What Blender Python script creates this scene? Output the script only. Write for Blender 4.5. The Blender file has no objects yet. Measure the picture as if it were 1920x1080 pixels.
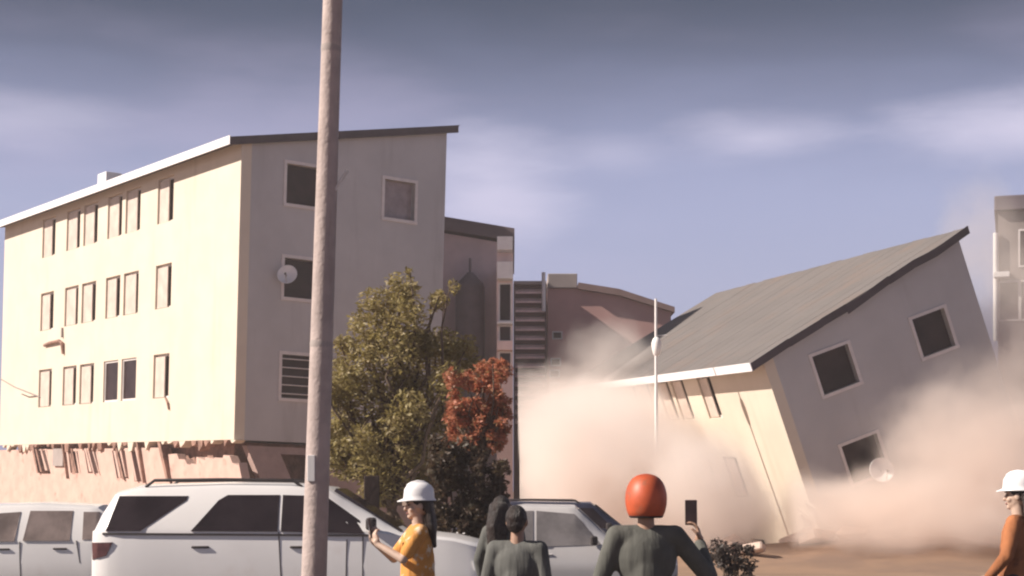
import bpy, bmesh, math, random
from mathutils import Vector, Matrix, noise as mnoise

random.seed(7)
sc = bpy.context.scene
COL = sc.collection
PI = math.pi
rad = math.radians

# ------------------------------------------------------------------ camera
cam_d = bpy.data.cameras.new("camera")
cam = bpy.data.objects.new("camera", cam_d)
COL.objects.link(cam)
cam.location = (0, 0, 1.75)
cam.rotation_euler = (rad(90), 0, 0)
cam_d.sensor_width = 36
cam_d.lens = 2983 / 1920 * 36
cam_d.shift_y = 380 / 1920
cam_d.clip_start = 0.1
cam_d.clip_end = 6000
sc.camera = cam

# ------------------------------------------------------------------ sky
SUN_EL = rad(35)
SUN_AZ = math.atan2(-0.985, -0.17)          # measured from +Y towards +X
world = bpy.data.worlds.new("World")
sc.world = world
world.use_nodes = True
wn, wl = world.node_tree.nodes, world.node_tree.links
wn.clear()


def N(tree, t, **kw):
    n = tree.nodes.new(t)
    for k, v in kw.items():
        setattr(n, k, v)
    return n


def wmath(op, a, b=None, c=None, clamp=False, tree=None):
    tree = tree or world.node_tree
    n = N(tree, 'ShaderNodeMath', operation=op, use_clamp=clamp)
    for i, v in enumerate((a, b, c)):
        if v is None:
            continue
        if isinstance(v, (int, float)):
            n.inputs[i].default_value = v
        else:
            tree.links.new(v, n.inputs[i])
    return n.outputs[0]


def wrange(v, a, b, c=0.0, d=1.0, tree=None, smooth=True):
    tree = tree or world.node_tree
    n = N(tree, 'ShaderNodeMapRange', interpolation_type='SMOOTHSTEP' if smooth else 'LINEAR')
    tree.links.new(v, n.inputs[0])
    for i, x in enumerate((a, b, c, d)):
        n.inputs[i + 1].default_value = x
    return n.outputs[0]


def wmix(f, a, b, tree=None):
    tree = tree or world.node_tree
    n = N(tree, 'ShaderNodeMix', data_type='RGBA')
    for sock, v in ((n.inputs[0], f), (n.inputs[6], a), (n.inputs[7], b)):
        if isinstance(v, (int, float)):
            sock.default_value = v
        elif isinstance(v, tuple):
            sock.default_value = (*v, 1)
        else:
            tree.links.new(v, sock)
    return n.outputs[2]


def build_sky():
    t = world.node_tree
    out = N(t, 'ShaderNodeOutputWorld')
    bg = N(t, 'ShaderNodeBackground')
    bg.inputs[1].default_value = 0.1
    t.links.new(bg.outputs[0], out.inputs[0])
    sky = N(t, 'ShaderNodeTexSky', sky_type='NISHITA')
    sky.sun_disc = False
    sky.sun_elevation = SUN_EL
    sky.sun_rotation = SUN_AZ
    sky.air_density = 1.3
    sky.dust_density = 2.0
    tc = N(t, 'ShaderNodeTexCoord')
    sep = N(t, 'ShaderNodeSeparateXYZ')
    t.links.new(tc.outputs['Generated'], sep.inputs[0])
    x, y, z = sep.outputs
    hor = wmath('SQRT', wmath('ADD', wmath('MULTIPLY', x, x), wmath('MULTIPLY', y, y)))
    el = wmath('DIVIDE', z, wmath('MAXIMUM', hor, 0.02))          # tangent of elevation
    az = wmath('ARCTAN2', x, y)
    mp = N(t, 'ShaderNodeMapping')
    mp.inputs['Scale'].default_value = (1.0, 1.0, 4.0)
    t.links.new(tc.outputs['Generated'], mp.inputs[0])
    n1 = N(t, 'ShaderNodeTexNoise')
    n1.inputs['Scale'].default_value = 3.1
    n1.inputs['Detail'].default_value = 5
    n1.inputs['Roughness'].default_value = 0.5
    t.links.new(mp.outputs[0], n1.inputs[0])
    n2 = N(t, 'ShaderNodeTexNoise')
    n2.inputs['Scale'].default_value = 9.0
    n2.inputs['Detail'].default_value = 6
    n2.inputs['Roughness'].default_value = 0.55
    t.links.new(mp.outputs[0], n2.inputs[0])
    f1, f2 = n1.outputs[0], n2.outputs[0]
    # hazy clear sky
    base = wmix(0.78, sky.outputs[0], (2.3, 2.3, 3.75))
    # high grey cloud deck over the lilac haze
    elw = wmath('ADD', el, wmath('MULTIPLY', wmath('SUBTRACT', f1, 0.5), 0.07))
    deck = wrange(elw, 0.165, 0.325)
    col = wmix(deck, base, (0.46, 0.58, 0.90))
    # pale cloud banks low over the horizon, all the way round
    col2 = col
    band = wmath('MULTIPLY', wrange(el, 0.10, 0.2), wrange(el, 0.34, 0.24))
    gen = wmath('MULTIPLY', wrange(f1, 0.47, 0.72), band)
    col2 = wmix(wmath('MULTIPLY', gen, 0.3), col2, (4.0, 3.7, 5.2))
    warp = wmath('MULTIPLY', wmath('SUBTRACT', f2, 0.5), 1.5)
    for (u0, w0, a, b, s) in ((-0.318, 0.222, 0.085, 0.018, 0.42), (-0.012, 0.187, 0.055, 0.045, 0.75),
                              (0.153, 0.218, 0.062, 0.017, 0.62), (0.06, 0.212, 0.05, 0.014, 0.3),
                              (0.325, 0.219, 0.085, 0.026, 0.85)):
        dx = wmath('DIVIDE', wmath('SUBTRACT', az, math.atan(u0)), a)
        dy = wmath('DIVIDE', wmath('SUBTRACT', el, w0), b)
        r = wmath('SQRT', wmath('ADD', wmath('MULTIPLY', dx, dx), wmath('MULTIPLY', dy, dy)))
        r = wmath('ADD', r, warp)
        m = wmath('MULTIPLY', wrange(r, 1.3, 0.0), s * .8)
        col2 = wmix(m, col2, (4.8, 4.5, 5.6))
    t.links.new(col2, bg.inputs[0])


build_sky()

# ------------------------------------------------------------------ sun
sun_d = bpy.data.lights.new("sun", 'SUN')
sun_d.energy = 4.6
sun_d.angle = rad(0.55)
sun_d.color = (1.0, 0.92, 0.82)
sun = bpy.data.objects.new("sun", sun_d)
COL.objects.link(sun)
sun_dir = Vector((math.sin(SUN_AZ) * math.cos(SUN_EL), math.cos(SUN_AZ) * math.cos(SUN_EL), math.sin(SUN_EL)))
sun.location = sun_dir * 60
sun.rotation_euler = (-sun_dir).to_track_quat('-Z', 'Y').to_euler()

vs = sc.view_settings
vs.view_transform = 'Standard'
vs.look = 'None'
vs.exposure = 0.72
vs.gamma = 1
vs.use_curve_mapping = False
sc.render.engine = 'CYCLES'
cy = sc.cycles
cy.use_denoising = True
cy.max_bounces = 10
cy.diffuse_bounces = 3
cy.volume_bounces = 7
cy.volume_step_rate = 0.5
cy.volume_max_steps = 256
cy.filter_width = 2.2


# ------------------------------------------------------------------ helpers
def px(u, v, d):
    """a photo pixel at distance d, as a point in the place"""
    return Vector(((u - 960) / 2983 * d, d, 1.75 + (920 - v) / 2983 * d))


MATS = {}


def mat(name, color, rough=0.8, var=0.12, scale=3.0, bump=0.0, bscale=40.0, metal=0.0, spec=0.5,
        second=None, sec_scale=1.2, sec_lo=0.5, sec_hi=0.7, streak=False, coat=0.0, bstreak=False, bdist=0.02):
    if name in MATS:
        return MATS[name]
    m = bpy.data.materials.new(name)
    m.use_nodes = True
    t = m.node_tree
    b = t.nodes['Principled BSDF']
    b.inputs['Roughness'].default_value = rough
    b.inputs['Metallic'].default_value = metal
    b.inputs['Specular IOR Level'].default_value = spec
    if coat:
        b.inputs['Coat Weight'].default_value = coat
        b.inputs['Coat Roughness'].default_value = 0.08
    tc = N(t, 'ShaderNodeTexCoord')
    n = N(t, 'ShaderNodeTexNoise')
    n.inputs['Scale'].default_value = scale
    n.inputs['Detail'].default_value = 6
    n.inputs['Roughness'].default_value = 0.6
    t.links.new(tc.outputs['Object'], n.inputs[0])
    dark = tuple(c * (1 - var) for c in color)
    lite = tuple(min(1, c * (1 + var)) for c in color)
    c = wmix(wrange(n.outputs[0], 0.3, 0.7, tree=t), dark, lite, tree=t)
    if second:
        n2 = N(t, 'ShaderNodeTexNoise')
        n2.inputs['Scale'].default_value = sec_scale
        n2.inputs['Detail'].default_value = 8
        n2.inputs['Roughness'].default_value = 0.65
        if streak:
            mp = N(t, 'ShaderNodeMapping')
            mp.inputs['Scale'].default_value = (1, 1, 0.12)
            t.links.new(tc.outputs['Object'], mp.inputs[0])
            t.links.new(mp.outputs[0], n2.inputs[0])
        else:
            t.links.new(tc.outputs['Object'], n2.inputs[0])
        c = wmix(wrange(n2.outputs[0], sec_lo, sec_hi, tree=t), c, second, tree=t)
    t.links.new(c, b.inputs['Base Color'])
    if bump:
        nb = N(t, 'ShaderNodeTexNoise')
        nb.inputs['Scale'].default_value = bscale
        nb.inputs['Detail'].default_value = 4
        if bstreak:
            mq = N(t, 'ShaderNodeMapping')
            mq.inputs['Scale'].default_value = (1, 1, 0.08)
            t.links.new(tc.outputs['Object'], mq.inputs[0])
            t.links.new(mq.outputs[0], nb.inputs[0])
        else:
            t.links.new(tc.outputs['Object'], nb.inputs[0])
        bp = N(t, 'ShaderNodeBump')
        bp.inputs['Strength'].default_value = bump
        bp.inputs['Distance'].default_value = bdist
        t.links.new(nb.outputs[0], bp.inputs['Height'])
        t.links.new(bp.outputs[0], b.inputs['Normal'])
    MATS[name] = m
    return m


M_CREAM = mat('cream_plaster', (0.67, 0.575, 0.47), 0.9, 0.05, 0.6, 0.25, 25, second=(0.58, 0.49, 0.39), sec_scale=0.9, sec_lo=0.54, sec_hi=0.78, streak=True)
M_GABLE = mat('shaded_gable_plaster', (0.485, 0.465, 0.47), 0.9, 0.07, 0.5, 0.25, 25, second=(0.385, 0.365, 0.365), sec_scale=0.8, sec_lo=0.52, sec_hi=0.75, streak=True)  # shaded side of the block: its cool shade is mixed into the colour
M_PINK = mat('pink_plaster', (0.58, 0.395, 0.33), 0.95, 0.1, 1.5, 0.5, 12, second=(0.42, 0.24, 0.19), sec_scale=1.6, sec_lo=0.56, sec_hi=0.7)
M_BROKEN = mat('broken_masonry', (0.30, 0.17, 0.13), 0.95, 0.35, 3, 0.8, 9)
M_ROOF = mat('roof_sheet', (0.155, 0.135, 0.128), 0.7, 0.06, 0.8, 0.0, 8, metal=0.0, second=(0.18, 0.138, 0.12), sec_scale=0.5, sec_lo=0.48, sec_hi=0.7)
M_FASCIA = mat('white_fascia', (0.82, 0.79, 0.80), 0.6, 0.05, 2)
M_BARGE = mat('shade_dark_bargeboard', (0.055, 0.04, 0.05), 0.7, 0.15, 2)  # shade along the gable roof edge is put into this dark colour
M_FRAME = mat('pale_window_frame', (0.68, 0.62, 0.60), 0.6, 0.06, 4)
M_DGLASS = mat('dark_glass', (0.030, 0.017, 0.018), 0.3, 0.3, 1.5, spec=0.12)
M_GGLASS = mat('grey_curtained_glass', (0.26, 0.21, 0.22), 0.35, 0.2, 2.5, spec=0.4)
M_CURT = mat('curtained_pane', (0.60, 0.49, 0.42), 0.5, 0.12, 2.0)
M_CARGLASS = mat('tinted_car_glass', (0.03, 0.022, 0.025), 0.12, 0.25, 2.0, spec=0.35)
M_PALEGLASS = mat('pale_reflection_glass', (0.22, 0.17, 0.155), 0.15, 0.35, 2.2, spec=0.5)  # pale base colour paints in the reflection on the panes
M_GREYGLASS = mat('grey_car_glass', (0.20, 0.18, 0.18), 0.12, 0.25, 2.2, spec=0.5)
M_WHITECAR = mat('white_car_paint', (0.86, 0.81, 0.785), 0.3, 0.03, 1.2, coat=0.4, second=(0.74, 0.65, 0.60), sec_scale=1.1, sec_lo=0.52, sec_hi=0.8)
M_SILVER = mat('silver_car_paint', (0.62, 0.58, 0.57), 0.32, 0.04, 1.5, coat=0.4)
M_BLUECAR = mat('dark_blue_car_paint', (0.035, 0.035, 0.06), 0.3, 0.1, 1.5, coat=0.4)
M_RUBBER = mat('black_rubber', (0.025, 0.024, 0.024), 0.85, 0.2, 5)
M_TRIM = mat('black_trim', (0.04, 0.03, 0.03), 0.6, 0.2, 5)
M_RIM = mat('alloy', (0.5, 0.5, 0.5), 0.35, 0.05, 5, metal=0.8)
M_TAIL = mat('tail_lamp', (0.09, 0.03, 0.028), 0.25, 0.25, 12)
M_LAMP = mat('clear_lamp', (0.6, 0.6, 0.6), 0.15, 0.1, 6)
M_POLE = mat('weathered_pole', (0.44, 0.35, 0.325), 0.85, 0.14, 4, 0.4, 30, second=(0.33, 0.25, 0.225), sec_scale=5, sec_lo=0.5, sec_hi=0.72, streak=True)
M_WHITE = mat('white_paint', (0.8, 0.76, 0.74), 0.55, 0.05, 4)
M_BROWNW = mat('brown_render', (0.60, 0.35, 0.315), 0.95, 0.08, 0.5, 0.3, 10, second=(0.52, 0.31, 0.28), sec_scale=0.4, sec_lo=0.45, sec_hi=0.7)
M_TAN = mat('tan_render', (0.76, 0.58, 0.54), 0.95, 0.1, 0.6, 0.3, 12, second=(0.66, 0.49, 0.45), sec_scale=0.6, sec_lo=0.5, sec_hi=0.7, streak=True)
M_GREYW = mat('grey_render', (0.36, 0.30, 0.28), 0.95, 0.1, 0.8, 0.3, 12)
M_SLAT = mat('tan_slat', (0.84, 0.62, 0.57), 0.8, 0.1, 2)
M_SLATBACK = mat('dark_recess', (0.14, 0.09, 0.085), 0.9, 0.1, 2)
M_TANK = mat('grey_tank', (0.19, 0.15, 0.16), 0.6, 0.1, 2)
M_SOIL = mat('ochre_soil', (0.27, 0.165, 0.105), 0.95, 0.18, 0.25, 0.6, 2.0, second=(0.2, 0.125, 0.09), sec_scale=0.12, sec_lo=0.45, sec_hi=0.65)
M_ASPH = mat('asphalt', (0.055, 0.05, 0.047), 0.9, 0.2, 3, 0.4, 60)
M_KERB = mat('kerb_stone', (0.33, 0.3, 0.27), 0.9, 0.1, 2)
M_BARK = mat('bark', (0.14, 0.095, 0.065), 0.95, 0.3, 8, 0.7, 20)
M_RUBBLE = mat('rubble', (0.55, 0.42, 0.35), 0.95, 0.2, 2, 0.5, 8)


def leafmat(name, a, b, c):
    m = bpy.data.materials.new(name)
    m.use_nodes = True
    t = m.node_tree
    bs = t.nodes['Principled BSDF']
    bs.inputs['Roughness'].default_value = 0.55
    g = N(t, 'ShaderNodeNewGeometry')
    r = N(t, 'ShaderNodeValToRGB')
    e = r.color_ramp.elements
    e[0].color = (*a, 1)
    e[1].color = (*c, 1)
    e.new(0.5).color = (*b, 1)
    t.links.new(g.outputs['Random Per Island'], r.inputs[0])
    t.links.new(r.outputs[0], bs.inputs['Base Color'])
    tr = N(t, 'ShaderNodeBsdfTranslucent')
    t.links.new(r.outputs[0], tr.inputs[0])
    mx = N(t, 'ShaderNodeMixShader')
    mx.inputs[0].default_value = 0.42
    t.links.new(bs.outputs[0], mx.inputs[1])
    t.links.new(tr.outputs[0], mx.inputs[2])
    t.links.new(mx.outputs[0], t.nodes['Material Output'].inputs[0])
    return m


M_LEAF = leafmat('olive_leaf', (0.26, 0.20, 0.07), (0.34, 0.27, 0.095), (0.40, 0.31, 0.16))
M_FLAME = leafmat('orange_leaf', (0.42, 0.13, 0.06), (0.58, 0.22, 0.13), (0.26, 0.16, 0.07))
M_HEDGE = leafmat('shade_dark_leaf', (0.075, 0.045, 0.03), (0.11, 0.07, 0.045), (0.09, 0.07, 0.038))  # kept dark so the leaf colour carries the shade under the tree
M_SCRUB = leafmat('scrub_leaf', (0.06, 0.045, 0.042), (0.09, 0.07, 0.06), (0.13, 0.10, 0.09))


class MB:
    """collects geometry for ONE mesh object"""
    def __init__(self):
        self.v, self.f = [], []

    def add(self, vs_, fs_):
        o = len(self.v)
        self.v += [tuple(p) for p in vs_]
        self.f += [tuple(i + o for i in f) for f in fs_]
        return self

    def box(self, a, b, M=None):
        x0, y0, z0 = a
        x1, y1, z1 = b
        vs_ = [Vector(p) for p in ((x0, y0, z0), (x1, y0, z0), (x1, y1, z0), (x0, y1, z0), (x0, y0, z1), (x1, y0, z1), (x1, y1, z1), (x0, y1, z1))]
        if M:
            vs_ = [M @ p for p in vs_]
        return self.add(vs_, [(0, 3, 2, 1), (4, 5, 6, 7), (0, 1, 5, 4), (1, 2, 6, 5), (2, 3, 7, 6), (3, 0, 4, 7)])

    def tube(self, pts, rs, n=10, cap=True):
        pts = [Vector(p) for p in pts]
        if isinstance(rs, (int, float)):
            rs = [rs] * len(pts)
        vs_, fs_ = [], []
        ref = None
        for i, p in enumerate(pts):
            d = (pts[min(i + 1, len(pts) - 1)] - pts[max(i - 1, 0)]).normalized()
            if ref is None:
                ref = d.orthogonal().normalized()
            else:
                ref = (ref - d * ref.dot(d))
                ref = ref.normalized() if ref.length > 1e-5 else d.orthogonal().normalized()
            b = d.cross(ref)
            for k in range(n):
                a = 2 * PI * k / n
                vs_.append(p + (ref * math.cos(a) + b * math.sin(a)) * rs[i])
        for i in range(len(pts) - 1):
            for k in range(n):
                k2 = (k + 1) % n
                fs_.append((i * n + k, i * n + k2, (i + 1) * n + k2, (i + 1) * n + k))
        if cap:
            fs_.append(tuple(range(n))[::-1])
            fs_.append(tuple((len(pts) - 1) * n + k for k in range(n)))
        return self.add(vs_, fs_)

    def lathe(self, prof, n=20, M=None):
        vs_, fs_ = [], []
        for r, z in prof:
            for k in range(n):
                a = 2 * PI * k / n
                p = Vector((r * math.cos(a), r * math.sin(a), z))
                vs_.append(M @ p if M else p)
        for i in range(len(prof) - 1):
            for k in range(n):
                k2 = (k + 1) % n
                fs_.append((i * n + k, i * n + k2, (i + 1) * n + k2, (i + 1) * n + k))
        fs_.append(tuple(range(n))[::-1])
        fs_.append(tuple((len(prof) - 1) * n + k for k in range(n)))
        return self.add(vs_, fs_)

    def ball(self, c, r, M=None, nu=14, nv=10):
        if isinstance(r, (int, float)):
            r = (r, r, r)
        vs_, fs_ = [], []
        c = Vector(c)
        for j in range(1, nv):
            ph = PI * j / nv
            for k in range(nu):
                a = 2 * PI * k / nu
                p = Vector((r[0] * math.sin(ph) * math.cos(a), r[1] * math.sin(ph) * math.sin(a), r[2] * math.cos(ph)))
                vs_.append(c + (M @ p if M else p))
        top, bot = len(vs_), len(vs_) + 1
        vs_.append(c + (M @ Vector((0, 0, r[2])) if M else Vector((0, 0, r[2]))))
        vs_.append(c + (M @ Vector((0, 0, -r[2])) if M else Vector((0, 0, -r[2]))))
        for j in range(nv - 2):
            for k in range(nu):
                k2 = (k + 1) % nu
                fs_.append((j * nu + k, (j + 1) * nu + k, (j + 1) * nu + k2, j * nu + k2))
        for k in range(nu):
            k2 = (k + 1) % nu
            fs_.append((top, k, k2))
            fs_.append((bot, (nv - 2) * nu + k2, (nv - 2) * nu + k))
        return self.add(vs_, fs_)

    def cap(self, a, b, ra, rb, n=12):
        a, b = Vector(a), Vector(b)
        d = b - a
        L = d.length
        if L < 1e-6:
            return self.ball(a, ra)
        d /= L
        pts, rs = [], []
        for k in range(5):
            t = PI / 2 * (k / 4)
            pts.append(a - d * ra * math.cos(t)); rs.append(max(ra * math.sin(t), 1e-4))
        for k in range(5):
            t = PI / 2 * (k / 4)
            pts.append(b + d * rb * math.sin(t)); rs.append(max(rb * math.cos(t), 1e-4))
        return self.tube(pts, rs, n)

    def prism(self, poly, fn, t0, t1):
        """poly: 2-d outline, fn(a,b,t) -> point"""
        n = len(poly)
        vs_ = [fn(a, b, t0) for a, b in poly] + [fn(a, b, t1) for a, b in poly]
        fs_ = [tuple(range(n))[::-1], tuple(range(n, 2 * n))]
        for i in range(n):
            j = (i + 1) % n
            fs_.append((i, j, n + j, n + i))
        return self.add(vs_, fs_)

    def mesh(self, name):
        me = bpy.data.meshes.new(name)
        me.from_pydata(self.v, [], self.f)
        bm = bmesh.new()
        bm.from_mesh(me)
        bmesh.ops.recalc_face_normals(bm, faces=bm.faces)
        bm.to_mesh(me)
        bm.free()
        return me

    def build(self, name, m, parent=None, smooth=None, bevel=0, kind=None):
        me = self.mesh(name)
        return link(name, me, m, parent, smooth, bevel, kind)


def link(name, me, m, parent=None, smooth=None, bevel=0, kind=None):
    if m and not me.materials:
        me.materials.append(m)
    if smooth is not None:
        for p in me.polygons:
            p.use_smooth = True
        if smooth < 180:
            me.set_sharp_from_angle(angle=rad(smooth))
    o = bpy.data.objects.new(name, me)
    COL.objects.link(o)
    o.parent = parent
    if bevel:
        b = o.modifiers.new('bevel', 'BEVEL')
        b.width = bevel
        b.segments = 2
        b.limit_method = 'ANGLE'
    if kind:
        o['kind'] = kind
    return o


def tag(o, label, cat, group=None):
    o['label'] = label
    o['category'] = cat
    if group:
        o['group'] = group
    return o


def thing(name, label, cat, loc=(0, 0, 0), rz=0.0, group=None):
    o = bpy.data.objects.new(name, None)
    o.empty_display_size = 0.3
    COL.objects.link(o)
    o.location = loc
    o.rotation_euler = (0, 0, rz)
    return tag(o, label, cat, group)


def apply_mods(o):
    dg = bpy.context.evaluated_depsgraph_get()
    me = bpy.data.meshes.new_from_object(o.evaluated_get(dg))
    old = o.data
    o.modifiers.clear()
    o.data = me
    bpy.data.meshes.remove(old)


# ------------------------------------------------------------------ ground
def ground():
    mb = MB()
    nx, ny = 90, 70
    xs = [-1500, -400, -120, -60] + [-40 + 80 * i / 60 for i in range(61)] + [60, 120, 400, 1500]
    ys = [-60, 0, 14] + [20 + 80 * i / 60 for i in range(61)] + [130, 200, 500, 3000]
    vs_ = []
    for y in ys:
        for x in xs:
            z = 0.0
            if abs(x) < 40 and 32 < y < 98:
                k = min(1, (y - 32) / 4)
                z += k * 0.10 * mnoise.noise(Vector((x * .5, y * .5, 0)))
                # spoil heaped in front of the falling block
                e = ((x - 9.0) / 6.5) ** 2 + ((y - 38.5) / 3.2) ** 2
                if e < 1:
                    z += 0.55 * (1 - e) * (1 + .5 * mnoise.noise(Vector((x * .9, y * .9, 3))))
            vs_.append((x, y, z - 0.01))
    w = len(xs)
    fs_ = [(j * w + i, j * w + i + 1, (j + 1) * w + i + 1, (j + 1) * w + i) for j in range(len(ys) - 1) for i in range(w - 1)]
    mb.add(vs_, fs_)
    o = mb.build('ground', M_SOIL, smooth=180, kind='structure')
    rb = MB().add([(-200, 6, 0.0), (200, 6, 0.0), (200, 30, 0.0), (-200, 30, 0.0)], [(0, 1, 2, 3)])
    rb.build('road', M_ASPH, kind='structure')
    kb = MB().box((-200, 30, -0.05), (200, 30.25, 0.12))
    kb.build('kerb', M_KERB, kind='structure')


ground()


# ------------------------------------------------------------------ the apartment block (standing, and the falling one)
DL, DD, DH, DK = 21.37, 7.34, 12.22, 0.198
ZB = 3.28
COLS = [(16.25, 1.4), (13.7, 1.36), (12.0, 1.36), (9.75, 1.3), (8.15, 1.28), (5.46, 1.26)]
ROWS = [(10.45, 11.93), (7.64, 9.08), (4.70, 6.14)]
GCOLS = [(1.53, 2.76), (5.02, 6.16)]
GROWS = [(10.56, 11.78), (7.70, 8.9), (4.62, 5.95)]


def wall_mesh(mb, us, zs, holes, fn, thick, top=None, keep=None):
    """wall of thickness `thick` with rectangular holes; fn(u, depth, z) -> local point"""
    U = sorted(set([us[0], us[1]] + [h[0] for h in holes] + [h[1] for h in holes]))
    Z = sorted(set([zs[0], zs[1]] + [h[2] for h in holes] + [h[3] for h in holes]))

    def hole(i, j):
        cu, cz = (U[i] + U[i + 1]) / 2, (Z[j] + Z[j + 1]) / 2
        return any(h[0] < cu < h[1] and h[2] < cz < h[3] for h in holes)

    def pt(i, j, t):
        z = Z[j]
        if top and j == len(Z) - 1:
            z = top(U[i])
        return fn(U[i], t, z)
    n = len(U)
    idx = {}
    vs_, fs_ = [], []

    def vid(i, j, s):
        k = (i, j, s)
        if k not in idx:
            idx[k] = len(vs_)
            vs_.append(pt(i, j, thick * s))
        return idx[k]
    for i in range(len(U) - 1):
        for j in range(len(Z) - 1):
            if hole(i, j):
                continue
            for s in (0, 1):
                fs_.append((vid(i, j, s), vid(i + 1, j, s), vid(i + 1, j + 1, s), vid(i, j + 1, s)))
            for (di, dj, a, b) in ((-1, 0, (i, j), (i, j + 1)), (1, 0, (i + 1, j), (i + 1, j + 1)), (0, -1, (i, j), (i + 1, j)), (0, 1, (i, j + 1), (i + 1, j + 1))):
                ii, jj = i + di, j + dj
                out = ii < 0 or jj < 0 or ii >= len(U) - 1 or jj >= len(Z) - 1
                if out or hole(ii, jj):
                    fs_.append((vid(*a, 0), vid(*b, 0), vid(*b, 1), vid(*a, 1)))
    return mb.add(vs_, fs_)


def cut_below(o, Mw, zcut):
    """drop whatever of a mesh lies under the rubble line (world z)"""
    bm = bmesh.new()
    bm.from_mesh(o.data)
    Mi = Mw.inverted()
    co = Mi @ Vector((0, 0, zcut))
    no = (Mw.to_3x3().transposed() @ Vector((0, 0, 1))).normalized()
    r = bmesh.ops.bisect_plane(bm, geom=bm.verts[:] + bm.edges[:] + bm.faces[:], plane_co=co, plane_no=no, clear_inner=True)
    bmesh.ops.holes_fill(bm, edges=[e for e in r['geom_cut'] if isinstance(e, bmesh.types.BMEdge)], sides=60)
    bm.to_mesh(o.data)
    n = len(bm.verts)
    bm.free()
    return n


def apartment(root, S, fallen=False, Mw=None):
    parts = []
    sv = lambda x, y, z: Vector((x * S, y * S, z * S))
    fh = []
    for (zlo, zhi) in ROWS:
        for (c, w) in COLS:
            fh.append((c - w / 2, c + w / 2, zlo, zhi))
    w = wall_mesh(MB(), (0, DL), (ZB, DH), fh, lambda u, t, z: sv(t, u, z), 0.34).build('front_wall', M_CREAM, root)
    parts.append(w)
    gh = []
    for (zlo, zhi) in GROWS:
        for (a, b) in GCOLS[:2 if zlo > 9 else 1]:
            gh.append((a, b, zlo, zhi))
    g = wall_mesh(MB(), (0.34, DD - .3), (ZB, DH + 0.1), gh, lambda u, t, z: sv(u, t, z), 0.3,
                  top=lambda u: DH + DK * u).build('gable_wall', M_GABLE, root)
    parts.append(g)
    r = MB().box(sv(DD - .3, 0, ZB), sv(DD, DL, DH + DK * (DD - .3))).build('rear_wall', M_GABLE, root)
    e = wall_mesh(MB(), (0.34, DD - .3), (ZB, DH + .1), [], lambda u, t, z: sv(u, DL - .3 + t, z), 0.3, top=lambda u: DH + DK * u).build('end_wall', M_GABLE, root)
    parts += [r, e]
    for zf in (3.34, 6.45, 9.4):
        parts.append(MB().box(sv(.34, .3, zf), sv(DD - .3, DL - .3, zf + .2)).build('floor_slab', M_GREYW, root))
    # windows of the long wall
    rnd = random.Random(3)
    wmesh = {}

    def win(c0, c1, z0, z1, depth, kind):
        """window in local (u, depth, z); kind f = long wall, g = gable"""
        fn = (lambda u, t, z: sv(t, u, z)) if kind == 'f' else (lambda u, t, z: sv(u, t, z))
        b = 0.07
        mb = MB()
        def bar(u0, u1, za, zb, t0, t1):
            p, q = fn(u0, t0, za), fn(u1, t1, zb)
            mb.box(tuple(min(p[i], q[i]) for i in range(3)), tuple(max(p[i], q[i]) for i in range(3)))
        if kind == 'g':
            o = .10
            bar(c0 - o, c1 + o, z1, z1 + o, -.035, .12)
            bar(c0 - o, c1 + o, z0 - o, z0, -.06, .12)
            bar(c0 - o, c0, z0, z1, -.035, .12)
            bar(c1, c1 + o, z0, z1, -.035, .12)
        else:
            bar(c0, c1, z1 - b, z1, depth, depth + .06)
            bar(c0, c1, z0, z0 + b, depth, depth + .06)
            bar(c0, c0 + b, z0 + b, z1 - b, depth, depth + .06)
            bar(c1 - b, c1, z0 + b, z1 - b, depth, depth + .06)
        f = mb.build('window', M_FRAME, root)
        pb = MB()
        mb2 = MB()
        d2 = depth + .03
        p, q = fn(c0 + .005, d2, z0 + .005), fn(c1 - .005, d2 + .02, z1 - .005)
        mb2.box(tuple(min(p[i], q[i]) for i in range(3)), tuple(max(p[i], q[i]) for i in range(3)))
        return f, mb2

    for ri, (zlo, zhi) in enumerate(ROWS):
        for ci, (c, w) in enumerate(COLS):
            depth = 0.13 if not (ri == 2 and ci in (3, 4)) else 0.05
            f, pm = win(c - w / 2, c + w / 2, zlo, zhi, depth, 'f')
            p = pm.build('pane', M_DGLASS, f)
            parts += [f, p]
            if not (ri == 2 and ci in (3, 4)):
                fr = rnd.uniform(.60, .72)
                pc = MB().box(sv(depth - .07, c + w / 2 - w * fr, zlo + .03), sv(depth - .03, c + w / 2 - .03, zhi - .08)).build('curtained_pane', M_CURT, f)
                parts.append(pc)
    for ri, (zlo, zhi) in enumerate(GROWS):
        for ci, (a, b) in enumerate(GCOLS[:2 if zlo > 9 else 1]):
            f, pm = win(a, b, zlo, zhi, 0.16, 'g')
            p = pm.build('pane', M_GGLASS if (ci == 1 and not fallen) else M_DGLASS, f)
            parts += [f, p]
            if ri == 2 and ci == 0:      # barred lower window
                for k in range(5):
                    zz = zlo + (k + .5) * (zhi - zlo) / 5
                    q = MB().tube([sv(a - .02, -.03, zz), sv(b + .02, -.03, zz)], .018 * S, 6).build('window_bar', M_FRAME, f)
                    parts.append(q)
    # roof: deck, fascia, bargeboard, sheets
    x0, x1, y0, y1 = -.48, DD + .3, -.2, DL + .3
    zr = lambda x: DH + DK * x
    deck = MB().prism([(x0, zr(x0) - .02), (x1, zr(x1) - .02), (x1, zr(x1) + .10), (x0, zr(x0) + .10)], lambda a, b, t: sv(a, t, b), y0, y1).build('roof', M_BARGE, root)
    parts.append(deck)
    fa = MB().prism([(x0 - .03, zr(x0) - .10), (x0 - .002, zr(x0) - .10), (x0 - .002, zr(x0) + .16), (x0 - .03, zr(x0) + .16)], lambda a, b, t: sv(a, t, b), y0 - .03, y1).build('fascia', M_FASCIA, deck)
    parts.append(fa)
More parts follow.
